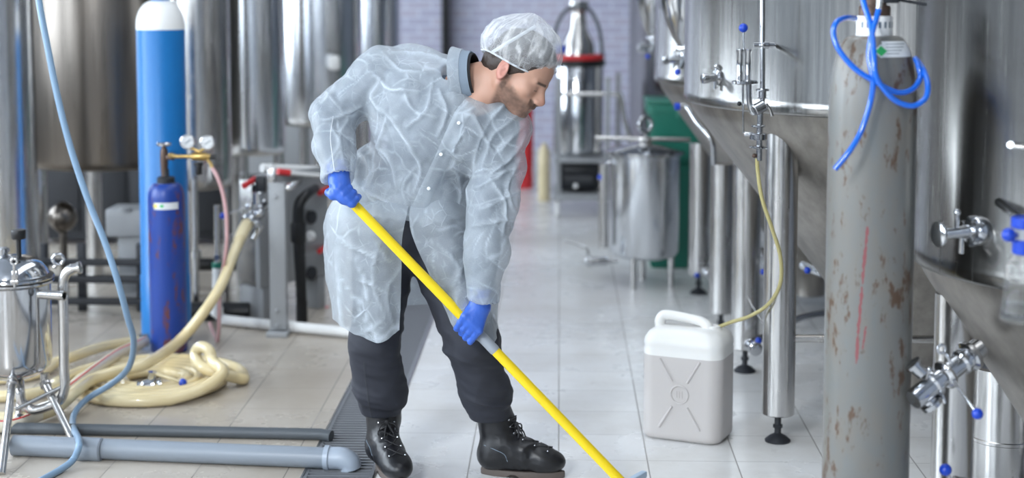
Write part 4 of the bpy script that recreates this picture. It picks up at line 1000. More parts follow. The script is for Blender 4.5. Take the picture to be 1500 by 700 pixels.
kn = P(27, 345, vy-.02); mb = MB(); mb.cyl((kn.x,vy-.02,zr+.08),(kn.x,vy-.02,kn.z-.01), .0085); mb.lathe((kn.x,vy-.02,kn.z-.012), [(.024,0),(.026,.003),(.027,.03),(.025,.034),(0,.034)], seg=28); h_ = build('lid_knob', mb, M['black'], LD)
e0 = P(85, 380, vy-.03); mb = MB(); mb.torus(e0, (.35,-1,0), .019, .0065); mb.cyl(P(80,392,vy-.03), P(84,387,vy-.03), .008); build('lifting_eye', mb, M['chrome'], LD)
mb = MB(); c_ = P(22, 402, vy-vr-.012); mb.box(c_+Vector((0,0,-.01)), (.022,.018,.05), bev=.004); mb.cyl(c_+Vector((0,-.006,-.045)), c_+Vector((0,-.006,.04)), .0055); mb.torus(c_+Vector((0,-.006,.048)), (0,1,0), .011, .004); mb.box(c_+Vector((0,-.006,-.025)), (.03,.014,.012), bev=.003); build('lid_clamp', mb, M['satin'], V0)
mb = MB(); mb.tube([P(58,431,vy-.1), P(94,433,vy-.14)], [.0165,.0165], 20, caps=False); mb.tube([P(94,433,vy-.14), P(60,431,vy-.1)], [.0135,.0135], 20, caps=False); mb.torus(P(94,433,vy-.14), P(94,433,vy-.14)-P(58,431,vy-.1), .0155, .0035, 24, 8); build('side_outlet', mb, M['satin'], V0)
vp = lambda x, y, Y=5.56: P(x, y, Y)
mb = MB(); mb.tube([vp(116,392), vp(106,394), vp(96,402), vp(92,420), vp(93,470), vp(94,540), vp(95,565), vp(88,585), vp(70,595), vp(48,600), vp(33,590), vp(29,572), vp(28,560,5.6)], .0185, 18, smooth=6)
mb.lathe(vp(116,392), [(.0185,-.005),(.023,-.003),(.023,.006),(.017,.008)], vp(118,391)-vp(106,394), 20); build('bypass_pipe', mb, M['satin'], V0)
for (x0, y0, Y0, x1, y1, Y1) in ((18,562,5.52,2,696,5.20),(66,562,5.58,110,650,5.50),(-10,562,5.7,-60,640,5.75)):
    a_ = P(x0, y0, Y0); b_ = G(x1, y1, 0); mb = MB(); mb.tube([a_+Vector((0,0,.04)), a_, b_], [.017,.0155,.0135], 16)
    mb.lathe(a_, [(.018,-.006),(.021,-.004),(.021,.012),(.018,.014)], b_-a_, 18); build('leg', mb, M['satin'], V0)
mb = MB(); mb.cyl(vp(30,628,5.5), vp(96,628,5.5), .008); mb.cyl(vp(22,600,5.45), vp(88,568,5.55), .008); build('leg_brace', mb, M['satin'], V0)
mb = MB(); mb.tube([vp(30,575,5.62), vp(28,600,5.6), vp(24,625,5.58)], .014, 14)
mb.lathe(vp(28,618,5.55), [(.018,-.025),(.022,-.02),(.018,-.012),(.024,-.006),(.024,.006),(.018,.012),(.022,.02),(.018,.05)], vp(14,660)-vp(28,618), 20); build('bottom_valve', mb, M['satin'], V0)

# pale blue hose hanging in front, running to the floor
M['palehose'] = mat('pale_blue_hose', (.21,.32,.45), .32)
hp = [P(52,-60,5.5), P(57,0,5.5), P(70,70,5.5), P(84,140,5.5), P(103,215,5.5), P(128,290,5.5), P(152,350,5.5), P(172,410,5.5), P(187,465,5.55), P(196,500,5.62), P(189,537,5.72), P(165,561,5.78), P(128,584,5.76), P(110,604,5.66), P(107,624,5.52), G(116,648,.0800), G(108,672,.03), G(88,688,.0125), G(55,706,.0125), G(20,722,.0125)]
mb = MB(); mb.tube(hp, .0118, 14, smooth=8); tag(build('water_hose', mb, M['palehose'], origin=hp[0]), 'thin pale blue hose hanging from above and curling over the floor pipe', 'hose')
# ------------------------------------------------------------------ the worker
from mathutils.bvhtree import BVHTree
WK = thing('person', 'person in a white see-through coat, hairnet and blue gloves bending over a yellow pole', 'person', (G(640,690).x, 5.12, 0))
def npa(*a): return [tuple(x) for x in a]
# head frame: F face direction, U crown, S towards the camera side ear
F_ = Vector((.80,-.30,-.56)).normalized(); U_ = Vector((.50,-.02,.85)); U_ = (U_-F_*U_.dot(F_)).normalized(); S_ = U_.cross(F_).normalized()
if S_.y > 0: S_ = -S_
HS_ = 1.06
HC = P(738,103,4.87)-S_*.076*HS_
def hd(f, s, u): return HC+(F_*f+S_*s+U_*u)*HS_
POLE_A = P(500,280,4.87); POLE_B = P(905,700,4.85); pd = (POLE_B-POLE_A).normalized()
def pole_at(px):  # point of the pole seen at image column px
    best = None
    for i in range(400):
        q0 = POLE_A+pd*(i*.004)
        v = q0-Vector((0,0,H)); x = 750+FPX*v.dot(_rt)/v.dot(_fw)
        if best is None or abs(x-px) < best[0]: best = (abs(x-px), q0)
    return best[1]
perp = Vector((.72,0,.69)); perp = (perp-pd*perp.dot(pd)).normalized(); dep = Vector((0,-1,0))
def grip(s, c, n, e2, wrist, elbow, inf=0.0, thumb=1, kk=.005, lean=0.0, stretch=1.0):
    rp = .0155; n = n.normalized(); e2 = e2.normalized()
    def q(phi, r, o):
        a_ = math.radians(phi); return c+(n*math.cos(a_)+e2*math.sin(a_))*r+pd*(o+lean*max(0, phi-28)/170.0)
    L_ = [(.92,.0090), (1.05,.0095), (1.0,.0093), (.85,.0082)]
    for k in range(4):
        o = (k-1.5)*.0205*thumb; sc_, r = L_[k]; r += inf
        kn = q(28, rp+.026, o*1.02)
        s.cap(wrist+pd*o*.45+n*.004, kn, .0155+inf, .0125+inf, .014)
        pts = [kn, q(75*sc_, rp+.0165, o), q(135*sc_, (rp+.0105)*stretch, o*.98), q(200*sc_, (rp+.0105)*stretch, o*.95)]
        s.chain([tuple(p) for p in pts], [.0118+inf, r+.0012, r+.0004, r-.0010], kk)
    s.cap(wrist, q(10, rp+.016, 0), .022+inf, .017+inf, .02)
    s.cap(wrist, q(-15, rp+.018, -.028*thumb), .018+inf, .0145+inf, .015)
    pts = [q(-20, rp+.020, -.030*thumb), q(-65, rp+.016, -.044*thumb), q(-125, rp+.012, -.040*thumb), q(-175, rp+.011, -.032*thumb)]
    s.chain([tuple(p) for p in pts], [.0145+inf, .0118+inf, .0108+inf, .009+inf], .006)
    s.cap(wrist, wrist+(elbow-wrist).normalized()*.07, .026+inf, .030+inf, .02)
WR = P(497,266,4.87); ER = P(490,168,5.05)
WL = P(703,449,4.85); EL = P(716,325,4.87)
cR = POLE_A+pd*.020; cL = pole_at(687)
nR = (perp*-.35+dep*.9); eR = (perp*.9+dep*.35)
nL = (perp*.75+dep*.66); eL = (perp*-.66+dep*.75)
SH_R = P(560,118,5.05); SH_L = P(730,185,4.97)

# ---- body (one continuous surface)
B = SDF((-.88,4.62,-.0), (.12,5.42,1.62), .0034)
c = lambda p: tuple(p)
A3 = [F_, S_, U_]
k = HS_
B.ell(c(hd(.012,0,.052)), (.098*k,.077*k,.084*k), A3, 0)
B.ell(c(hd(.058,0,.040)), (.048*k,.062*k,.055*k), A3, .02)
B.ell(c(hd(.052,0,-.022)), (.054*k,.056*k,.062*k), A3, .03)
for s1 in (-1, 1):
    B.cap(c(hd(.008,.056*s1,-.035)), c(hd(.086,.016*s1,-.084)), .022*k, .018*k, .03)
    B.ell(c(hd(.074,.044*s1,-.010)), (.025*k,.02*k,.02*k), A3, .02)
B.ell(c(hd(.094,0,-.086)), (.019*k,.022*k,.018*k), A3, .02)
B.ell(c(hd(.090,0,-.050)), (.028*k,.032*k,.026*k), A3, .02)
for s1 in (-1, 1):
    B.ell(c(hd(.117,.032*s1,.008)), (.014*k,.015*k,.011*k), A3, .012, 'sub')
    B.cap(c(hd(.107,.010*s1,.026)), c(hd(.092,.045*s1,.027)), .0085*k, .007*k, .012)
    B.ell(c(hd(.0905,.032*s1,.005)), (.0135*k,.0145*k,.0115*k), A3, .004); B.cap(c(hd(.1015,.021*s1,-.001)), c(hd(.0985,.044*s1,.001)), .0022*k, None, .003)
B.cap(c(hd(.101,0,.020)), c(hd(.127,0,-.018)), .0100*k, .0125*k, .016); B.cap(c(hd(.095,0,-.010)), c(hd(.115,0,-.026)), .016*k, .015*k, .012); B.ell(c(hd(.130,0,-.021)), (.0105*k,.0105*k,.0095*k), A3, .006)
for s1 in (-1, 1): B.ell(c(hd(.120,.013*s1,-.025)), (.011*k,.0075*k,.0075*k), A3, .006)
for s1 in (-1, 1): B.ell(c(hd(.120,.009*s1,-.0345)), (.005*k,.0035*k,.003*k), A3, .002, 'sub')
B.cap(c(hd(.109,-.018,-.050)), c(hd(.117,0,-.047)), .0055*k, .0065*k, .006); B.cap(c(hd(.109,.018,-.050)), c(hd(.117,0,-.047)), .0055*k, .0065*k, .006)
B.cap(c(hd(.107,-.015,-.062)), c(hd(.107,.015,-.062)), .0065*k, None, .006)
B.cap(c(hd(.123,-.022,-.0555)), c(hd(.123,.022,-.0555)), .0032*k, None, .003, 'sub')
for s1 in (-1, 1):
    eu = (U_*.96-F_*.25).normalized(); ef = eu.cross(S_).normalized()
    B.ell(c(hd(-.004,.0785*s1,.002)), (.020*k,.0085*k,.033*k), [ef, (S_*.93+F_*-.35*1).normalized(), eu], .006)
    B.ell(c(hd(.001,.0885*s1,.004)), (.011*k,.0075*k,.021*k), [ef, S_, eu], .003, 'sub'); B.cap(c(hd(.003,.081*s1,.014)), c(hd(-.006,.082*s1,-.006)), .003*k, None, .003)
    B.ell(c(hd(.011,.081*s1,-.006)), (.005*k,.005*k,.007*k), A3, .003)
NB = P(682,124,4.985)
B.cap(c(hd(-.022,0,-.030)), c(NB), .060, .064, .03)
B.cap(c(hd(.0,.0,-.045)), c(P(700,150,4.94)), .040, .05, .03)
# torso, limbs
B.cap(c(SH_R), c(SH_L), .055, .055, .03); B.cap(c(P(600,150,5.05)), c(P(690,185,5.0)), .10, .10, .04)
B.cap(c(P(640,175,5.03)), c(P(605,320,5.14)), .12, .13, .05); B.cap(c(P(575,335,5.16)), c(P(635,340,5.16)), .10, .10, .04)
B.chain([c(SH_R), c(ER), c(WR)], [.052,.042,.027], .02); B.chain([c(SH_L), c(EL), c(WL)], [.052,.042,.027], .02)
KR, AR = P(549,500,5.08), P(561,635,5.17); KL, AL = P(690,500,5.02), P(723,635,5.11)
HR, HL = P(566,350,5.15), P(638,350,5.14)
B.chain([c(HR), c(KR), c(AR)], [.088,.056,.028], .03); B.chain([c(HL), c(KL), c(AL)], [.088,.056,.028], .03)
FR0, FR1 = G(558,683)+Vector((0,0,.07)), G(577,703)+Vector((0,0,.055)); FL0, FL1 = G(721,693)+Vector((0,0,.07)), G(796,697)+Vector((0,0,.055))
B.cap(c(AR), c(FR0), .028, .028, .01); B.cap(c(FR0), c(FR1), .028, .022, .01); B.cap(c(AL), c(FL0), .028, .028, .01); B.cap(c(FL0), c(FL1), .028, .022, .01)
grip(B, cR, nR, eR, WR, ER, -.0015, 1); grip(B, cL, nL, eL, WL, EL, -.0015, 1, lean=.022, stretch=1.45)
V, Fc = B.mesh(1); del B
loc = (V-np.array(HC))/HS_; lf = loc@np.array(F_); ls = loc@np.array(S_); lu = loc@np.array(U_)
def sst(x, a, b): t_ = np.clip((x-a)/(b-a), 0, 1); return t_*t_*(3-2*t_)
nz = fbm(V, 160, 3)*.5+fbm(V, 60, 4)*.5
rel = np.linalg.norm(loc, axis=1) < .2
jawline = sst(-(lu+.018-.22*(lf-.02)*0)+nz*.006, .0, .022)*sst(lf, .0, .02)
cheek_clear = sst(lf, .055, .085)*sst(lu, -.052, -.030)*sst(np.abs(ls), .022, .030)
mous = sst(.0155-np.abs(lu+.0405)+nz*.002, 0, .006)*sst(lf, .095, .105)*sst(.030-np.abs(ls), 0, .008)
nose = sst(lf, .112, .118)*sst(lu, -.036, -.031)
lips = sst(.006-np.abs(lu+.0575), 0, .003)*sst(lf, .105, .110)*sst(.018-np.abs(ls), 0, .005)
sideb = sst(.012-np.abs(lf-.020), 0, .010)*sst(.060-np.abs(lu-.0), 0, .01)*sst(lu, -.055, -.02)*(np.abs(ls) > .05)
brow = sst(.0062-np.abs(lu-.0285+.05*np.abs(ls)), 0, .004)*sst(lf, .080, .088)*sst(np.abs(ls), .007, .012)*sst(.052-np.abs(ls), 0, .008)
lash = sst(.0022-np.abs(lu-.0005), 0, .0015)*sst(lf, .095, .101)*sst(.011-np.abs(np.abs(ls)-.031), 0, .004)
beard = np.clip(jawline*(1-cheek_clear)*(1-nose)*.85*sst(lu, -.16, -.10)+mous*(1-nose)+sideb*.8, 0, 1)*(1-.7*lips)*np.clip(.85+.35*nz, 0, 1)*rel
beard *= sst(lf+.6*(lu+.09), -.01, .02)
skin = np.array([.50,.285,.205]); bc = np.array([.085,.050,.036]); red = np.array([.46,.19,.15])
ear_m = sst(np.abs(ls), .074, .080)*(np.abs(lf+.004) < .03)*(np.abs(lu) < .045)*rel
col = np.tile(skin, (len(V), 1))
for mask, cc_ in ((np.clip(ear_m*.8+lips*rel*.8+sst(lf,.122,.138)*rel*.4, 0, 1), red), (beard, bc), (np.clip((brow+lash)*rel, 0, 1)*.9, bc*.6)):
    col = col*(1-mask[:, None])+cc_*mask[:, None]
body = build('body', (V, Fc), None, WK, sharp=180)
at_ = body.data.color_attributes.new('tone', 'FLOAT_COLOR', 'POINT'); at_.data.foreach_set('color', np.concatenate([col, np.ones((len(V), 1))], 1).astype(np.float32).ravel())
m = mat('skin', (.5,.3,.22), .48, Subsurface_Weight=.12); bs(m).inputs['Subsurface Radius'].default_value = (.012,.005,.003)
a_ = nd(m, 'ShaderNodeVertexColor'); a_.layer_name = 'tone'; ln(m, a_.outputs[0], bs(m).inputs['Base Color']); bump(m, ntex(m, coords(m), 260, 3), .12, .001)
body.data.materials.append(m); body['label'] = 'bearded face and neck of the worker looking down'

# ---- hair under the net
M['hair'] = mat('dark_brown_hair', (.035,.022,.017), .5)
bump(M['hair'], ntex(M['hair'], coords(M['hair'], (300,300,40)), 1, 3), .5, .003)
S2 = SDF(np.array(HC)-.19, np.array(HC)+.19, .0035)
S2.ell(c(hd(.010,0,.054)), (.104*k,.083*k,.090*k), A3, 0)
S2.ell(c(hd(-.045,0,.0)), (.055*k,.060*k,.055*k), A3, .03)
S2.cutbelow(c(hd(.098,0,.062)), c(F_*.62-U_*.78)); S2.cutbelow(c(hd(-.06,0,-.045)), c(-U_*.9+F_*.3)); 
S2.cutbelow(c(hd(.035,0,0)), c(F_*.80-U_*.55))
V, Fc = S2.mesh(2); V = V+vnormals(V, Fc)*(fbm(V, 70, 9)*.003)[:, None]; build('hair', (V, Fc), M['hair'], WK, sharp=180)

def crattr(o, val):
    a = o.data.attributes.new('crease', 'FLOAT', 'POINT'); a.data.foreach_set('value', np.clip(val, 0, 1).astype(np.float32))
# ---- hairnet
def film(name, col, alpha, cr_scale, bstr):
    m = mat(name, col, .42, Sheen_Weight=.35, Sheen_Roughness=.35)
    v = coords(m)
    wv = nd(m, 'ShaderNodeTexNoise'); wv.inputs['Scale'].default_value = cr_scale*.5; wv.inputs['Detail'].default_value = 3; ln(m, v, wv.inputs['Vector'])
    wp = nd(m, 'ShaderNodeVectorMath', operation='MULTIPLY_ADD'); wp.inputs[1].default_value = (.07,.07,.07); ln(m, wv.outputs['Color'], wp.inputs[0]); ln(m, v, wp.inputs[2])
    hs = []
    for s_, wgt in ((cr_scale, 1.0), (cr_scale*2.3, .45)):
        vo = nd(m, 'ShaderNodeTexVoronoi', feature='DISTANCE_TO_EDGE'); vo.inputs['Scale'].default_value = s_; ln(m, wp.outputs[0], vo.inputs['Vector'])
        vf_ = nd(m, 'ShaderNodeTexVoronoi', feature='F1'); vf_.inputs['Scale'].default_value = s_; ln(m, wp.outputs[0], vf_.inputs['Vector'])
        edge = mth(m, 'SUBTRACT', 1.0, mth(m, 'MULTIPLY', vo.outputs[0], 14.0), clamp=True); gate = ntex(m, v, s_*.6, 2)
        edge = mth(m, 'MULTIPLY', edge, mth(m, 'MULTIPLY_ADD', gate, 4.0, -2.0, clamp=True), clamp=True)
        hs.append((edge, vf_.outputs[0], wgt))
    edge = mth(m, 'MAXIMUM', hs[0][0], mth(m, 'MULTIPLY', hs[1][0], .6)); facet = mth(m, 'ADD', hs[0][1], mth(m, 'MULTIPLY', hs[1][1], .4))
    fine = ntex(m, v, 380, 3, .7); cloud = ntex(m, v, cr_scale*.35, 4, .6)
    bump(m, mth(m, 'ADD', mth(m, 'MULTIPLY', edge, .5), mth(m, 'SUBTRACT', mth(m, 'MULTIPLY', fine, .06), facet)), bstr, .008)
    at2 = nd(m, 'ShaderNodeAttribute'); at2.attribute_name = 'crease'; crs = at2.outputs['Fac']
    edge = mth(m, 'MAXIMUM', edge, mth(m, 'MULTIPLY', crs, mth(m, 'MULTIPLY_ADD', fine, 1.2, .3)), clamp=True)
    ln(m, mixc(m, edge, col, tuple(min(.93, x*1.25) for x in col)), bs(m).inputs['Base Color'])  # creases painted lighter: ridge highlights put into the colour, plus whitened doubled film
    al = mth(m, 'ADD', mth(m, 'ADD', mth(m, 'MULTIPLY', edge, .38), mth(m, 'MULTIPLY_ADD', cloud, .5, -.25)), mth(m, 'MULTIPLY_ADD', fine, .22, alpha-.11), clamp=True)
    tr = nd(m, 'ShaderNodeBsdfTranslucent'); tr.inputs[0].default_value = (*col, 1); b_ = bs(m)
    mx = nd(m, 'ShaderNodeMixShader'); tp = nd(m, 'ShaderNodeBsdfTransparent'); out = m.node_tree.nodes['Material Output']
    add = nd(m, 'ShaderNodeMixShader'); add.inputs[0].default_value = .25
    ln(m, b_.outputs[0], add.inputs[1]); ln(m, tr.outputs[0], add.inputs[2])
    ln(m, al, mx.inputs[0]); ln(m, tp.outputs[0], mx.inputs[1]); ln(m, add.outputs[0], mx.inputs[2]); ln(m, mx.outputs[0], out.inputs[0])
    return m
M['net'] = film('hairnet_film', (.84,.87,.90), .33, 30, .6)
M['coat'] = film('thin_nonwoven_coat', (.53,.585,.64), .54, 11, .8)
M['netseam'] = mat('hairnet_seam', (.72,.76,.80), .6, Alpha=.6)
M['coatseam'] = mat('coat_seam', (.82,.85,.88), .55, Alpha=.8)
rc = P(756,94,4.87+.075*HS_*.98); Nn = Vector((.36,.06,.93)).normalized(); Lx = Vector((.93,-.10,-.34)); Lx = (Lx-Nn*Lx.dot(Nn)).normalized(); Wy = Nn.cross(Lx)
mv, mf = [], []; nu, nv_ = 220, 70
prof = [(0,.93),(.006,.99),(.018,1.05),(.045,1.10),(.075,1.08),(.105,.97),(.13,.78),(.15,.52),(.162,.25),(.165,.0)]
hs = np.array([a for a, b in prof]); rs_ = np.array([b for a, b in prof]); tt = np.linspace(0, 1, len(prof))
for j in range(nv_+1):
    t_ = j/nv_; h_ = np.interp(t_, tt, hs); r_0 = np.interp(t_, tt, rs_)
    for i in range(nu):
        a_ = 2*PI*i/nu; q0 = rc+Lx*(math.cos(a_)*.122*r_0)+Wy*(math.sin(a_)*.098*r_0)+Nn*h_
        pl_ = .0022*math.sin(a_*26+2*math.sin(a_*3))*max(0, 1-t_*2.2); dirv = (q0-rc).normalized()
        w_ = .007*mnoise.noise(q0*16)+.0035*mnoise.noise(q0*38)
        lift = .010*math.cos(a_)*(1-t_) 
        mv.append(q0+dirv*(pl_+w_)+Nn*(lift*.3 + (.010*math.sin(a_*2+.5))*(1-t_)**3))
for j in range(nv_):
    for i in range(nu): mf.append((j*nu+i, j*nu+(i+1) % nu, (j+1)*nu+(i+1) % nu, (j+1)*nu+i))
mb = MB(); mb.v = mv; mb.f = mf
NET = build('hairnet', mb, M['net'], WK, sharp=180); _nv = np.array([tuple(p) for p in mv]); _l = (_nv-np.array(rc)); _an = np.arctan2(_l@np.array(Wy), _l@np.array(Lx)); _h = _l@np.array(Nn); _q = np.stack([np.cos(_an)*3.2, np.sin(_an)*3.2, _h*7], 1); crattr(NET, np.clip((fbm(_q, 1.6, 55, True, 2)-.45)*3, 0, .9)*np.clip(1.1-_h*3, .3, 1)); NET['label'] = 'white see-through disposable hairnet'
mb2 = MB(); mb2.tube([mv[i] for i in range(nu)], .0032, 8, closed=True); build('elastic_band', mb2, M['netseam'], NET)
def cast_strip(name, tree, line, width, off, m, parent, ncr=5, n=10, Ys=4.6, thick=True):
    """a strip of cloth laid on a surface along image points"""
    pts = catmull([Vector((x, y, 0)) for x, y in line], n); mbs = MB(); cols = []
    for i, p in enumerate(pts):
        d_ = (pts[min(i+1, len(pts)-1)]-pts[max(i-1, 0)]).normalized(); nx = Vector((-d_.y, d_.x, 0)); row = []
        for j in range(ncr):
            q0 = p+nx*((j/(ncr-1)-.5)*width); r0 = ray(q0.x, q0.y).normalized()
            hit = tree.ray_cast(Vector((0,0,H)), r0)
            row.append(None if hit[0] is None else hit[0]-r0*(off*(1 if 0 < j < ncr-1 else .3)))
        cols.append(row)
    cols = [r for r in cols if all(x is not None for x in r)]
    # smooth depths along the strip
    for r in cols: mbs.v += r
    for i in range(len(cols)-1):
        for j in range(ncr-1): mbs.f.append((i*ncr+j, i*ncr+j+1, (i+1)*ncr+j+1, (i+1)*ncr+j))
    if len(cols) > 1: return build(name, mbs, m, parent, sharp=180)
tree = BVHTree.FromPolygons(mv, mf)
cast_strip('net_seam', tree, [(712,84),(722,76),(745,62),(765,50),(785,38)], 5, .0015, M['netseam'], NET)

# ---- shirt
M['shirt'] = mat('grey_blue_shirt', (.085,.11,.15), .8); M['tee'] = mat('black_tee', (.012,.012,.014), .8)
S3 = SDF((-.86,4.66,.55), (.1,5.42,1.62), .008)
S3.cap(c(SH_R), c(SH_L), .066, .066, .03); S3.cap(c(P(600,150,5.05)), c(P(690,185,5.0)), .112, .112, .04)
S3.cap(c(P(640,175,5.03)), c(P(605,320,5.14)), .135, .145, .05)
S3.cutbelow((0,0,P(600,318,4.92).z), (0,0,-1))
S3.chain([c(SH_R), c(ER), c(WR+(ER-WR)*.15)], [.063,.054,.036], .02); S3.chain([c(SH_L), c(EL), c(WL+(EL-WL)*.15)], [.063,.054,.036], .02)
V, Fc = S3.mesh(1); SHI = build('shirt', (V, Fc), M['shirt'], WK, sharp=180)
na = Vector((.95,-.22,.12)).normalized(); nc = P(690,112,4.955)
def collar(mb, cpt, R, h0, h1, flare, th=.004):
    mb.lathe(cpt, [(R+flare,h0),(R+flare*.4,(h0+h1)/2),(R,h1),(R-th,h1),(R+flare*.4-th,(h0+h1)/2),(R+flare-th,h0)], na, 40, sx=1.0, sy=.92); return mb
M['collar'] = mat('grey_shirt_collar', (.20,.25,.31), .75)
build('shirt_collar', collar(MB(), nc, .080, -.035, .010, .014), M['collar'], SHI); mb = collar(MB(), nc, .0735, -.03, .017, .004); build('tee_neckband', mb, M['tee'], SHI)

def worley(V, scale, seed=0, st=None, ang=0.0):
    W = V*scale
    if st is not None: W = rotn(V, ang, st[0], st[1])
    W = W+.35*np.stack([fbm(W*.9, 1.0, seed+1), fbm(W*.9, 1.0, seed+2), fbm(W*.9, 1.0, seed+3)], 1)
    rng = np.random.RandomState(seed); T = rng.rand(16, 16, 16, 3); i = np.floor(W).astype(int); f1 = np.full(len(V), 9.0); f2 = np.full(len(V), 9.0)
    for a in (-1, 0, 1):
        for b in (-1, 0, 1):
            for e in (-1, 0, 1):
                j = i+np.array([a, b, e]); d = np.linalg.norm(j+T[j[:, 0] % 16, j[:, 1] % 16, j[:, 2] % 16]-W, axis=1)
                f2 = np.minimum(f2, np.maximum(f1, d)); f1 = np.minimum(f1, d)
    return f1, f2
def rotn(V, ang, sx, sz):
    ca, sa = math.cos(ang), math.sin(ang); W = V.copy(); W[:, 0] = (V[:, 0]*ca+V[:, 2]*sa)*sx; W[:, 2] = (-V[:, 0]*sa+V[:, 2]*ca)*sz; W[:, 1] *= sz*.7; return W
# ---- coat: torso and sleeves
S4 = SDF((-.90,4.62,.50), (.14,5.48,1.64), .0055)
S4.cap(c(P(562,116,5.06)), c(P(735,184,4.98)), .093, .084, .04)
S4.cap(c(P(600,130,5.09)), c(P(655,138,5.06)), .142, .125, .04)
S4.cap(c(P(605,160,5.03)), c(P(690,195,4.98)), .145, .135, .05)
S4.cap(c(P(640,180,5.03)), c(P(592,310,5.13)), .165, .195, .06)
S4.cap(c(P(560,280,5.12)), c(P(650,290,5.10)), .150, .150, .06)
S4.cutbelow((0,0,P(600,322,4.92).z), (0,0,-1))
S4.chain([c(P(552,112,5.05)), c(ER), c(P(492,215,4.98)), c(P(497,262,4.88))], [.082,.072,.062,.050], .025)
S4.chain([c(P(735,188,4.96)), c(P(722,300,4.88)), c(P(712,370,4.86)), c(P(705,443,4.85))], [.086,.076,.066,.051], .03)
# neck opening, sleeve ends
S4.cap(c(nc+na*.02), c(nc+na*.16), .088, .10, .012, 'sub'); S4.cap(c(nc-na*.06), c(nc+na*.02), .05, .085, .01, 'sub')
S4.cap(c(P(498,270,4.87)), c(P(500,300,4.84)), .052, .06, .004, 'sub')
S4.cap(c(P(704,449,4.85)), c(P(700,480,4.84)), .053, .06, .004, 'sub')
V, Fc = S4.mesh(1); N = vnormals(V, Fc)
# creases: long soft drapes plus sharp crumples
X_ = V[:, 0]; Z_ = V[:, 2]
def rotn(V, ang, sx, sz):
    ca, sa = math.cos(ang), math.sin(ang); W = V.copy(); W[:, 0] = (V[:, 0]*ca+V[:, 2]*sa)*sx; W[:, 2] = (-V[:, 0]*sa+V[:, 2]*ca)*sz; W[:, 1] *= sz*.7; return W
d1, e1 = worley(V, 1, 71, (4.5, 11.0), -.75); d2, e2 = worley(V, 1, 72, (6.0, 13.0), .95); d3, e3 = worley(V, 26, 73)
disp = .020*(.6-d1)+.013*(.6-d2)+.0045*(.6-d3)+.004*fbm(V, 8, 23)
# sleeves ring folds
V = V+N*disp[:, None]
FOLDS = [[(230,310),(300,400),(335,455)],[(310,420),(350,500),(330,565)],[(160,540),(260,600),(345,645)],[(392,232),(370,320),(310,372)],[(185,550),(235,620),(245,690)],[(560,340),(520,430),(500,520)],
 [(640,330),(565,400),(530,490)],[(660,395),(620,465),(545,515)],[(655,365),(600,425),(575,450)],[(500,330),(540,400),(562,440)],[(520,545),(640,490)],[(535,610),(650,560)],[(505,660),(625,640)],
 [(110,185),(100,240),(60,300)],[(60,250),(130,330)],[(155,320),(118,400),(128,480)],[(180,312),(100,345),(60,350)],[(90,360),(115,420),(85,470)],[(240,150),(290,200),(360,215)],[(215,220),(260,260),(350,270)],
 [(230,230),(210,290),(240,330)],[(270,150),(380,160),(450,190)],[(300,250),(330,320),(400,340)],[(410,260),(430,330),(400,400)],[(200,400),(260,470),(280,560)],[(170,420),(200,500),(190,560)],[(350,480),(300,540),(310,600)],
 [(440,480),(470,540),(460,620)],[(480,380),(450,440),(470,470)],[(250,350),(230,430),(250,480)],[(600,300),(560,345)],[(560,520),(600,600),(590,690)],[(645,470),(610,560),(640,640)]]
def pxproj(V):
    v = V-np.array([0, 0, H]); dpt = v@np.array(_fw); return 750+FPX*(v@np.array(_rt))/dpt, PPY-FPX*(v@np.array(_up))/dpt
def sculpt(V, N, folds, tr=lambda a, b: (a/2+440, b/2), A=.017, w=4.0):
    x, y = pxproj(V); out = np.zeros(len(V)); cre = np.zeros(len(V)); rng = np.random.RandomState(5)
    jx, jy = fbm(V, 18, 91)*4, fbm(V, 18, 92)*4
    for line in folds:
        pl = [tr(a, b) for a, b in line]; pl = [(p.x, p.y) for p in catmull([Vector((a, b, 0)) for a, b in pl], 4)]; best = np.full(len(V), 99.0); tpos = np.zeros(len(V)); nS = len(pl)-1
        for i in range(nS):
            ax_, ay_ = pl[i]; bx_, by_ = pl[i+1]; L2 = (bx_-ax_)**2+(by_-ay_)**2
            t = np.clip(((x+jx-ax_)*(bx_-ax_)+(y+jy-ay_)*(by_-ay_))/L2, 0, 1); d = np.hypot(x+jx-ax_-t*(bx_-ax_), y+jy-ay_-t*(by_-ay_))
            m_ = d < best; best[m_] = d[m_]; tpos[m_] = ((i+t)/nS)[m_]
        env = np.sin(np.pi*np.clip(tpos, .06, .94))**.5; a_ = A*rng.uniform(.6, 1.2)
        cre = np.maximum(cre, env*np.exp(-(best/2.2)**1.5)*rng.uniform(.5, 1))
        out += a_*env*(np.exp(-best/w)-.5*np.exp(-(best/(w*3))**2))
    face = np.clip(-N[:, 1]*1.5+.2, 0, 1); sculpt.crease = cre*face; return out*face
V = V+vnormals(V, Fc)*sculpt(V, N, FOLDS)[:, None]
cw = WK; wedge = np.maximum(np.clip(1-(e1-d1)/.07, 0, 1)*np.clip(fbm(V, 6, 95)*3+.2, 0, 1), np.clip(1-(e2-d2)/.06, 0, 1)*np.clip(fbm(V, 7, 96)*3+.1, 0, 1))
COAT = build('coat', (V, Fc), M['coat'], WK, sharp=180); crattr(COAT, np.maximum(sculpt.crease, wedge*.8)); COAT['label'] = 'white thin disposable coat, crumpled and slightly see-through'
tree = BVHTree.FromPolygons([tuple(p) for p in V], [tuple(int(i) for i in f) for f in Fc])
build('coat_collar', collar(MB(), nc-na*.02, .090, -.03, .004, .012, .003), M['coat'], COAT)
cast_strip('placket', tree, [(690,152),(676,170),(662,200),(648,232),(634,262),(620,292),(607,322)], 22, .005, M['coat'], COAT, 7)
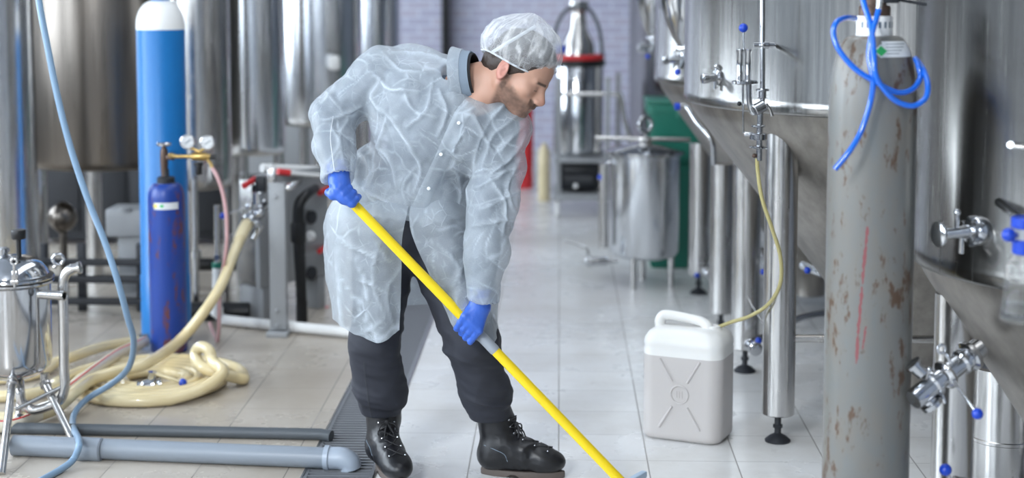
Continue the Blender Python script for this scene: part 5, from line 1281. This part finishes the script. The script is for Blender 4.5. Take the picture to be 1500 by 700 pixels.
for (x, y) in ((672,180),(646,226),(628,276)):
    hit = tree.ray_cast(Vector((0,0,H)), ray(x, y).normalized())
    if hit[0] is not None: mb = MB(); mb.lathe(hit[0]-ray(x,y).normalized()*.012, [(.0055,0),(.006,.001),(.005,.003),(0,.0035)], -ray(x, y), 16); build('snap_button', mb, M['white'], COAT)
for line in ([(488,170),(484,200),(487,230),(491,258)],):
    cast_strip('coat_seam', tree, line, 1.0, .0015, M['coatseam'], COAT, 3)

# ---- coat skirt: open-fronted hanging panels
lev = [
 [(606,268,4.99),(560,268,4.98),(508,262,5.08),(530,262,5.27),(600,262,5.33),(660,262,5.27),(688,266,5.10),(650,268,4.97),(608,268,4.985)],
 [(596,315,4.905),(545,315,4.91),(482,308,5.08),(515,308,5.34),(600,308,5.42),(675,308,5.34),(708,312,5.08),(655,318,4.90),(600,318,4.90)],
 [(589,350,4.905),(540,352,4.90),(474,345,5.08),(508,345,5.36),(600,345,5.45),(682,345,5.36),(718,348,5.08),(665,352,4.90),(606,350,4.895)],
 [(588,400,4.93),(538,402,4.92),(475,392,5.08),(505,392,5.37),(602,395,5.46),(690,395,5.36),(726,398,5.06),(680,404,4.88),(628,400,4.885)],
 [(586,445,4.95),(545,455,4.93),(481,430,5.08),(508,425,5.37),(606,428,5.46),(690,430,5.36),(730,440,5.05),(697,452,4.88),(646,442,4.88)],
 [(584,482,4.96),(548,502,4.94),(489,466,5.08),(512,452,5.37),(610,446,5.46),(688,452,5.36),(732,485,5.05),(712,502,4.90),(664,480,4.88)]]
cols = []
for row in lev: cols.append(catmull([P(*a) for a in row], 14))
nC = len(cols[0]); rows = []
for i in range(nC): rows.append(catmull([cols[j][i] for j in range(len(lev))], 16))
nR_ = len(rows[0]); Vs = np.array([[tuple(rows[i][j]) for i in range(nC)] for j in range(nR_)])
Fs = [(j*nC+i, j*nC+i+1, (j+1)*nC+i+1, (j+1)*nC+i) for j in range(nR_-1) for i in range(nC-1)]
Vf = Vs.reshape(-1, 3); Fa = np.array(Fs); N = vnormals(Vf, Fa)
dd_ = Vf.copy(); t_ = np.repeat(np.linspace(0, 1, nR_), nC)
vf = fbm(np.stack([Vf[:, 0]*13, Vf[:, 1]*13, Vf[:, 2]*2.2], 1), 1.0, 31, False, 2); d1, e1 = worley(Vf, 1, 81, (11.0, 4.0), .25); d3, e3 = worley(Vf, 24, 83)
Vf = Vf+N*((.024*vf*t_+.018*(.6-d1)+.005*(.6-d3))*np.clip(t_*4, 0, 1))[:, None]
F2 = [[(95,400),(110,560),(130,700)],[(150,420),(185,520),(180,640)],[(230,360),(200,470),(235,590)],[(120,380),(230,430)],[(300,420),(240,520),(270,640)],[(330,430),(400,520)],[(380,380),(440,450),(430,560)],[(470,400),(420,500)],[(140,640),(230,600)],[(160,480),(250,520)],[(350,520),(420,600)],[(210,380),(260,440)]]
def trs(a, b): return (440+a*.5283, 330+b*.5283)
F2 = [[(a*1.0, (b-330)*1.0) for a, b in l] for l in F2]
Vf = Vf+vnormals(Vf, Fa)*sculpt(Vf, N, F2, trs, .014, 3.6)[:, None]
wedge = np.clip(1-(e1-d1)/.07, 0, 1)*np.clip(fbm(Vf, 6, 97)*3+.3, 0, 1)
CS = build('coat_skirt', (Vf, Fa), M['coat'], WK, sharp=180); crattr(CS, np.maximum(sculpt.crease, wedge*.8))

# ---- trousers
M['trouser'] = mat('dark_grey_work_trousers', (.019,.021,.031), .75)
bump(M['trouser'], ntex(M['trouser'], coords(M['trouser']), 500, 2), .25, .001)
S5 = SDF((-.82,4.78,.08), (.05,5.44,1.05), .006)
S5.cap(c(P(568,330,5.17)), c(P(638,334,5.17)), .125, .125, .04)
S5.cap(c(P(607,290,5.135)), c(P(603,332,5.16)), .150, .145, .04)
AR2, AL2 = P(561,632,5.165), P(723,630,5.11)
S5.chain([c(HR), c(KR), c(P(556,570,5.12)), c(AR2)], [.105,.077,.073,.056], .03)
S5.chain([c(HL), c(KL), c(P(710,570,5.07)), c(AL2)], [.105,.083,.072,.060], .03)
S5.cutbelow((0,0,.192), (0,0,-1))
V, Fc = S5.mesh(1); N = vnormals(V, Fc)
zl = V[:, 2]; bunch = np.clip((.42-zl)/.25, 0, 1); knee = np.exp(-((zl-.46)/.09)**2)
wr = fbm(np.stack([V[:, 0]*5, V[:, 1]*5, V[:, 2]*22+V[:, 0]*6], 1), 1.0, 41, True, 2); w2 = fbm(V, 9, 42, True, 2)
V = V+N*(.013*wr*(bunch+.5*knee+.15)+.008*w2+.006*bunch)[:, None]*np.clip((zl-.185)/.06, .1, 1)[:, None]
TR = build('trousers', (V, Fc), M['trouser'], WK, sharp=180); TR['label'] = 'dark grey work trousers'
tree = BVHTree.FromPolygons([tuple(p) for p in V], [tuple(int(i) for i in f) for f in Fc])
M['stitch'] = mat('trouser_seam', (.028,.03,.038), .8)
cast_strip('side_seam', tree, [(533,530),(536,560),(540,590),(546,620)], 2.5, .002, M['stitch'], TR, 3)

# ---- boots
M['leather'] = mat('black_leather', (.006,.006,.008), .38); bump(M['leather'], ntex(M['leather'], coords(M['leather']), 140, 4), .2, .002)
M['solebrown'] = mat('brown_grey_sole', (.10,.08,.07), .6); M['lace'] = mat('black_laces', (.02,.02,.022), .8)
def boot(heel, toe, ank, shtop, nm):
    f = (toe-heel); f.z = 0; Lf = f.length; f = f.normalized(); s_ = Vector((-f.y, f.x, 0)); up = Vector((0,0,1)); h0 = Vector((heel.x, heel.y, 0))
    q = lambda a, b, z: h0+f*a+s_*b+up*z
    lo = np.minimum(np.array(q(-.1,0,0)), np.array(q(.36,0,0)))-.12; hi = np.maximum(np.array(q(-.1,0,0)), np.array(q(.36,0,0)))+.12; hi[2] = .34; lo[2] = -.02
    S = SDF(lo, hi, .004)
    S.cap(c(q(.0,0,.07)), c(q(.005,0,.075)), .043, .043, .02)
    S.cap(c(q(.01,0,.085)), c(Vector((ank.x, ank.y, .17))), .046, .052, .03)
    S.cap(c(Vector((ank.x, ank.y, .165))), c(Vector((shtop.x, shtop.y, .205))), .054, .058, .02); S.cap(c(q(.03,0,.12)), c(Vector((ank.x, ank.y, .175))+f*.012), .040, .050, .02)
    S.cap(c(q(.0,0,.062)), c(q(.16,.004,.058)), .042, .044, .03)
    S.cap(c(q(.05,0,.11)), c(q(.15,0,.068)), .040, .036, .03)
    S.ell(c(q(.195,.004,.052)), (.052,.046,.036), [f, s_, up], .03)
    S.cap(c(q(.015,0,.10)), c(q(.10,0,.085)), .04, .036, .03)
    S.cutbelow(c(q(0,0,.021)), (0,0,-1))
    V, Fc = S.mesh(1); N = vnormals(V, Fc); ins = fbm(V, 22, 51, True, 2)
    creaseband = np.exp(-(((V-np.array(h0))@np.array(f)-.10)/.05)**2)
    V = V+N*(.0035*ins*creaseband+.0012*ins)[:, None]
    b = build('boot', (V, Fc), M['leather'], WK, sharp=180)
    so = MB(); out = []
    for i in range(48):
        a_ = 2*PI*i/48; x = .103+.141*math.cos(a_); wd = .033-.004*math.cos(2*a_)
        out.append((x, wd*math.sin(a_)*(1.0)+.003))
    rr = []
    for z, g in ((0,.0),(.004,.002),(.016,.002),(.022,.0)):
        o = len(so.v); rr.append(o)
        for x, y in out: so.v.append(q(.105+(x-.105)*(1+g*6), y*(1+g*12), z+(.010 if (z < .01 and .06 < x < .10) else 0)))
    for j in range(3):
        for i in range(48): so.f.append((rr[j]+i, rr[j]+(i+1) % 48, rr[j+1]+(i+1) % 48, rr[j+1]+i))
    so.f.append(tuple(range(48))[::-1]); so.f.append(tuple(rr[3]+i for i in range(48)))
    sl = build('sole', so, M['solebrown'], b); sl['label'] = 'brown grey rubber sole'
    tr_ = BVHTree.FromPolygons([tuple(p) for p in V], [tuple(int(i) for i in g) for g in Fc])
    def surf(a, b_, z0=.4):
        o = q(a, b_, z0); hh = tr_.ray_cast(o, Vector((0,0,-1))); return hh[0] if hh[0] is not None else None
    # laces run up the tongue: cast from the front towards the shaft
    def front(b_, z):
        o = q(.30, b_, z+.05*0); hh = tr_.ray_cast(o, -f); return hh[0]
    la = MB(); ey = MB(); zs_ = [.095,.112,.130,.150,.172,.195]
    for i, z in enumerate(zs_):
        for sd in (-1, 1):
            a_ = front(sd*.020, z); b2 = front(-sd*.020, zs_[min(i+1, 5)]-.003)
            if a_ is None or b2 is None: continue
            mid = front(0, (z+zs_[min(i+1, 5)])/2); 
            if mid is None: continue
            la.tube([a_+f*.003, mid+f*.005, b2+f*.003], .0022, 6, smooth=3)
            ey.ball(a_+f*.002+s_*sd*.006, .0035, 8)
    kn_ = front(0, .175)
    if kn_ is not None:
        kn_ = kn_+f*.008; la.ball(kn_, .008, 10)
        for sd in (-1, 1):
            la.tube([kn_, kn_+s_*sd*.025+f*.012+up*-.008, kn_+s_*sd*.035+f*.012+up*-.035, kn_+s_*sd*.012+f*.012+up*-.028, kn_], .0024, 6, smooth=5)
            la.tube([kn_, kn_+s_*sd*.014+f*.022+up*-.03, kn_+s_*sd*.020+f*.030+up*-.065], .0024, 6, smooth=5)
    build('boot_laces', la, M['lace'], b); build('eyelets', ey, M['chrome'], b)
    st_ = MB()
    for sd in (-1,):
        pts_ = []
        for a, z in ((-.02,.11),(.02,.10),(.05,.085),(.06,.06)):
            o = q(a, -.2, z); hh = tr_.ray_cast(o, s_)
            if hh[0] is not None: pts_.append(hh[0]-s_*.001)
        if len(pts_) > 2: st_.tube(pts_, .0011, 6, smooth=4); build('stitching', st_, M['collar'], b)
    return b
b1 = boot(G(721,694), G(815,699), P(726,640,5.11), P(724,620,5.11), 'left')
b2 = boot(G(558,683), G(580,706), P(562,640,5.165), P(561,620,5.165), 'right')

# ---- gloves
M['glove'] = mat('blue_nitrile', (.035,.115,.50), .42); bump(M['glove'], ntex(M['glove'], coords(M['glove']), 45, 4, .6, 1.0), .2, .003)
for cpt, n_, e_, w_, el_ in ((cR, nR, eR, WR, ER), (cL, nL, eL, WL, EL)):
    m0 = np.array(w_)*.5+np.array(cpt)*.5
    S6 = SDF(m0-.13, m0+.13, .0022); grip(S6, cpt, n_, e_, w_, el_, .0006, 1, lean=.022 if cpt is cL else 0, stretch=1.45 if cpt is cL else 1.0)
    S6.cap(c(w_), c(w_+(el_-w_).normalized()*.055), .0285, .036, .012)
    V, Fc = S6.mesh(1); N = vnormals(V, Fc); V = V+N*(.0007*fbm(V, 45, 61, True, 2))[:, None]
    gl_ = build('glove', (V, Fc), M['glove'], WK, sharp=180); gl_['label'] = 'thin bright blue glove closed around the pole'

# ---- the pole with its squeegee head
M['yellow'] = mat('yellow_plastic', (.86,.62,.012), .28); M['gripgrey'] = mat('grey_sleeve', (.33,.36,.40), .4)
TIP = POLE_A+pd*((.06-POLE_A.z)/pd.z)
pl = thing('floor_squeegee', 'long yellow cleaning pole with grey sleeve held in both gloved hands', 'squeegee', Vector((TIP.x, TIP.y, 0)))
mb = MB(); mb.tube([POLE_A-pd*.03, POLE_A-pd*.028, TIP], [.012,.0155,.0158], 24); build('pole', mb, M['yellow'], pl)
g0, g1 = pole_at(693), pole_at(726); mb = MB(); mb.lathe(g0, [(.0158,0),(.0172,.002),(.0172,(g1-g0).length-.004),(.0160,(g1-g0).length)], pd, 28); build('grey_sleeve', mb, M['gripgrey'], pl)
mb = MB(); ctr = Vector((TIP.x, TIP.y, 0)); hv = (G(944,712)-ctr); HL_ = hv.length; hv.normalize()
mb.bar(ctr-hv*HL_+Vector((0,0,.042)), ctr+hv*HL_+Vector((0,0,.042)), .022, .022, (0,0,1), .005); mb.cyl(ctr+Vector((0,0,.06)), TIP, .02); M['headblue'] = mat('pale_blue_plastic', (.45,.58,.72), .4)
build('squeegee_head', mb, M['headblue'], pl); mb = MB(); mb.bar(ctr-hv*HL_+Vector((0,0,.018)), ctr+hv*HL_+Vector((0,0,.018)), .008, .036, (0,0,1), .001); build('rubber_blade', mb, M['black'], pl)
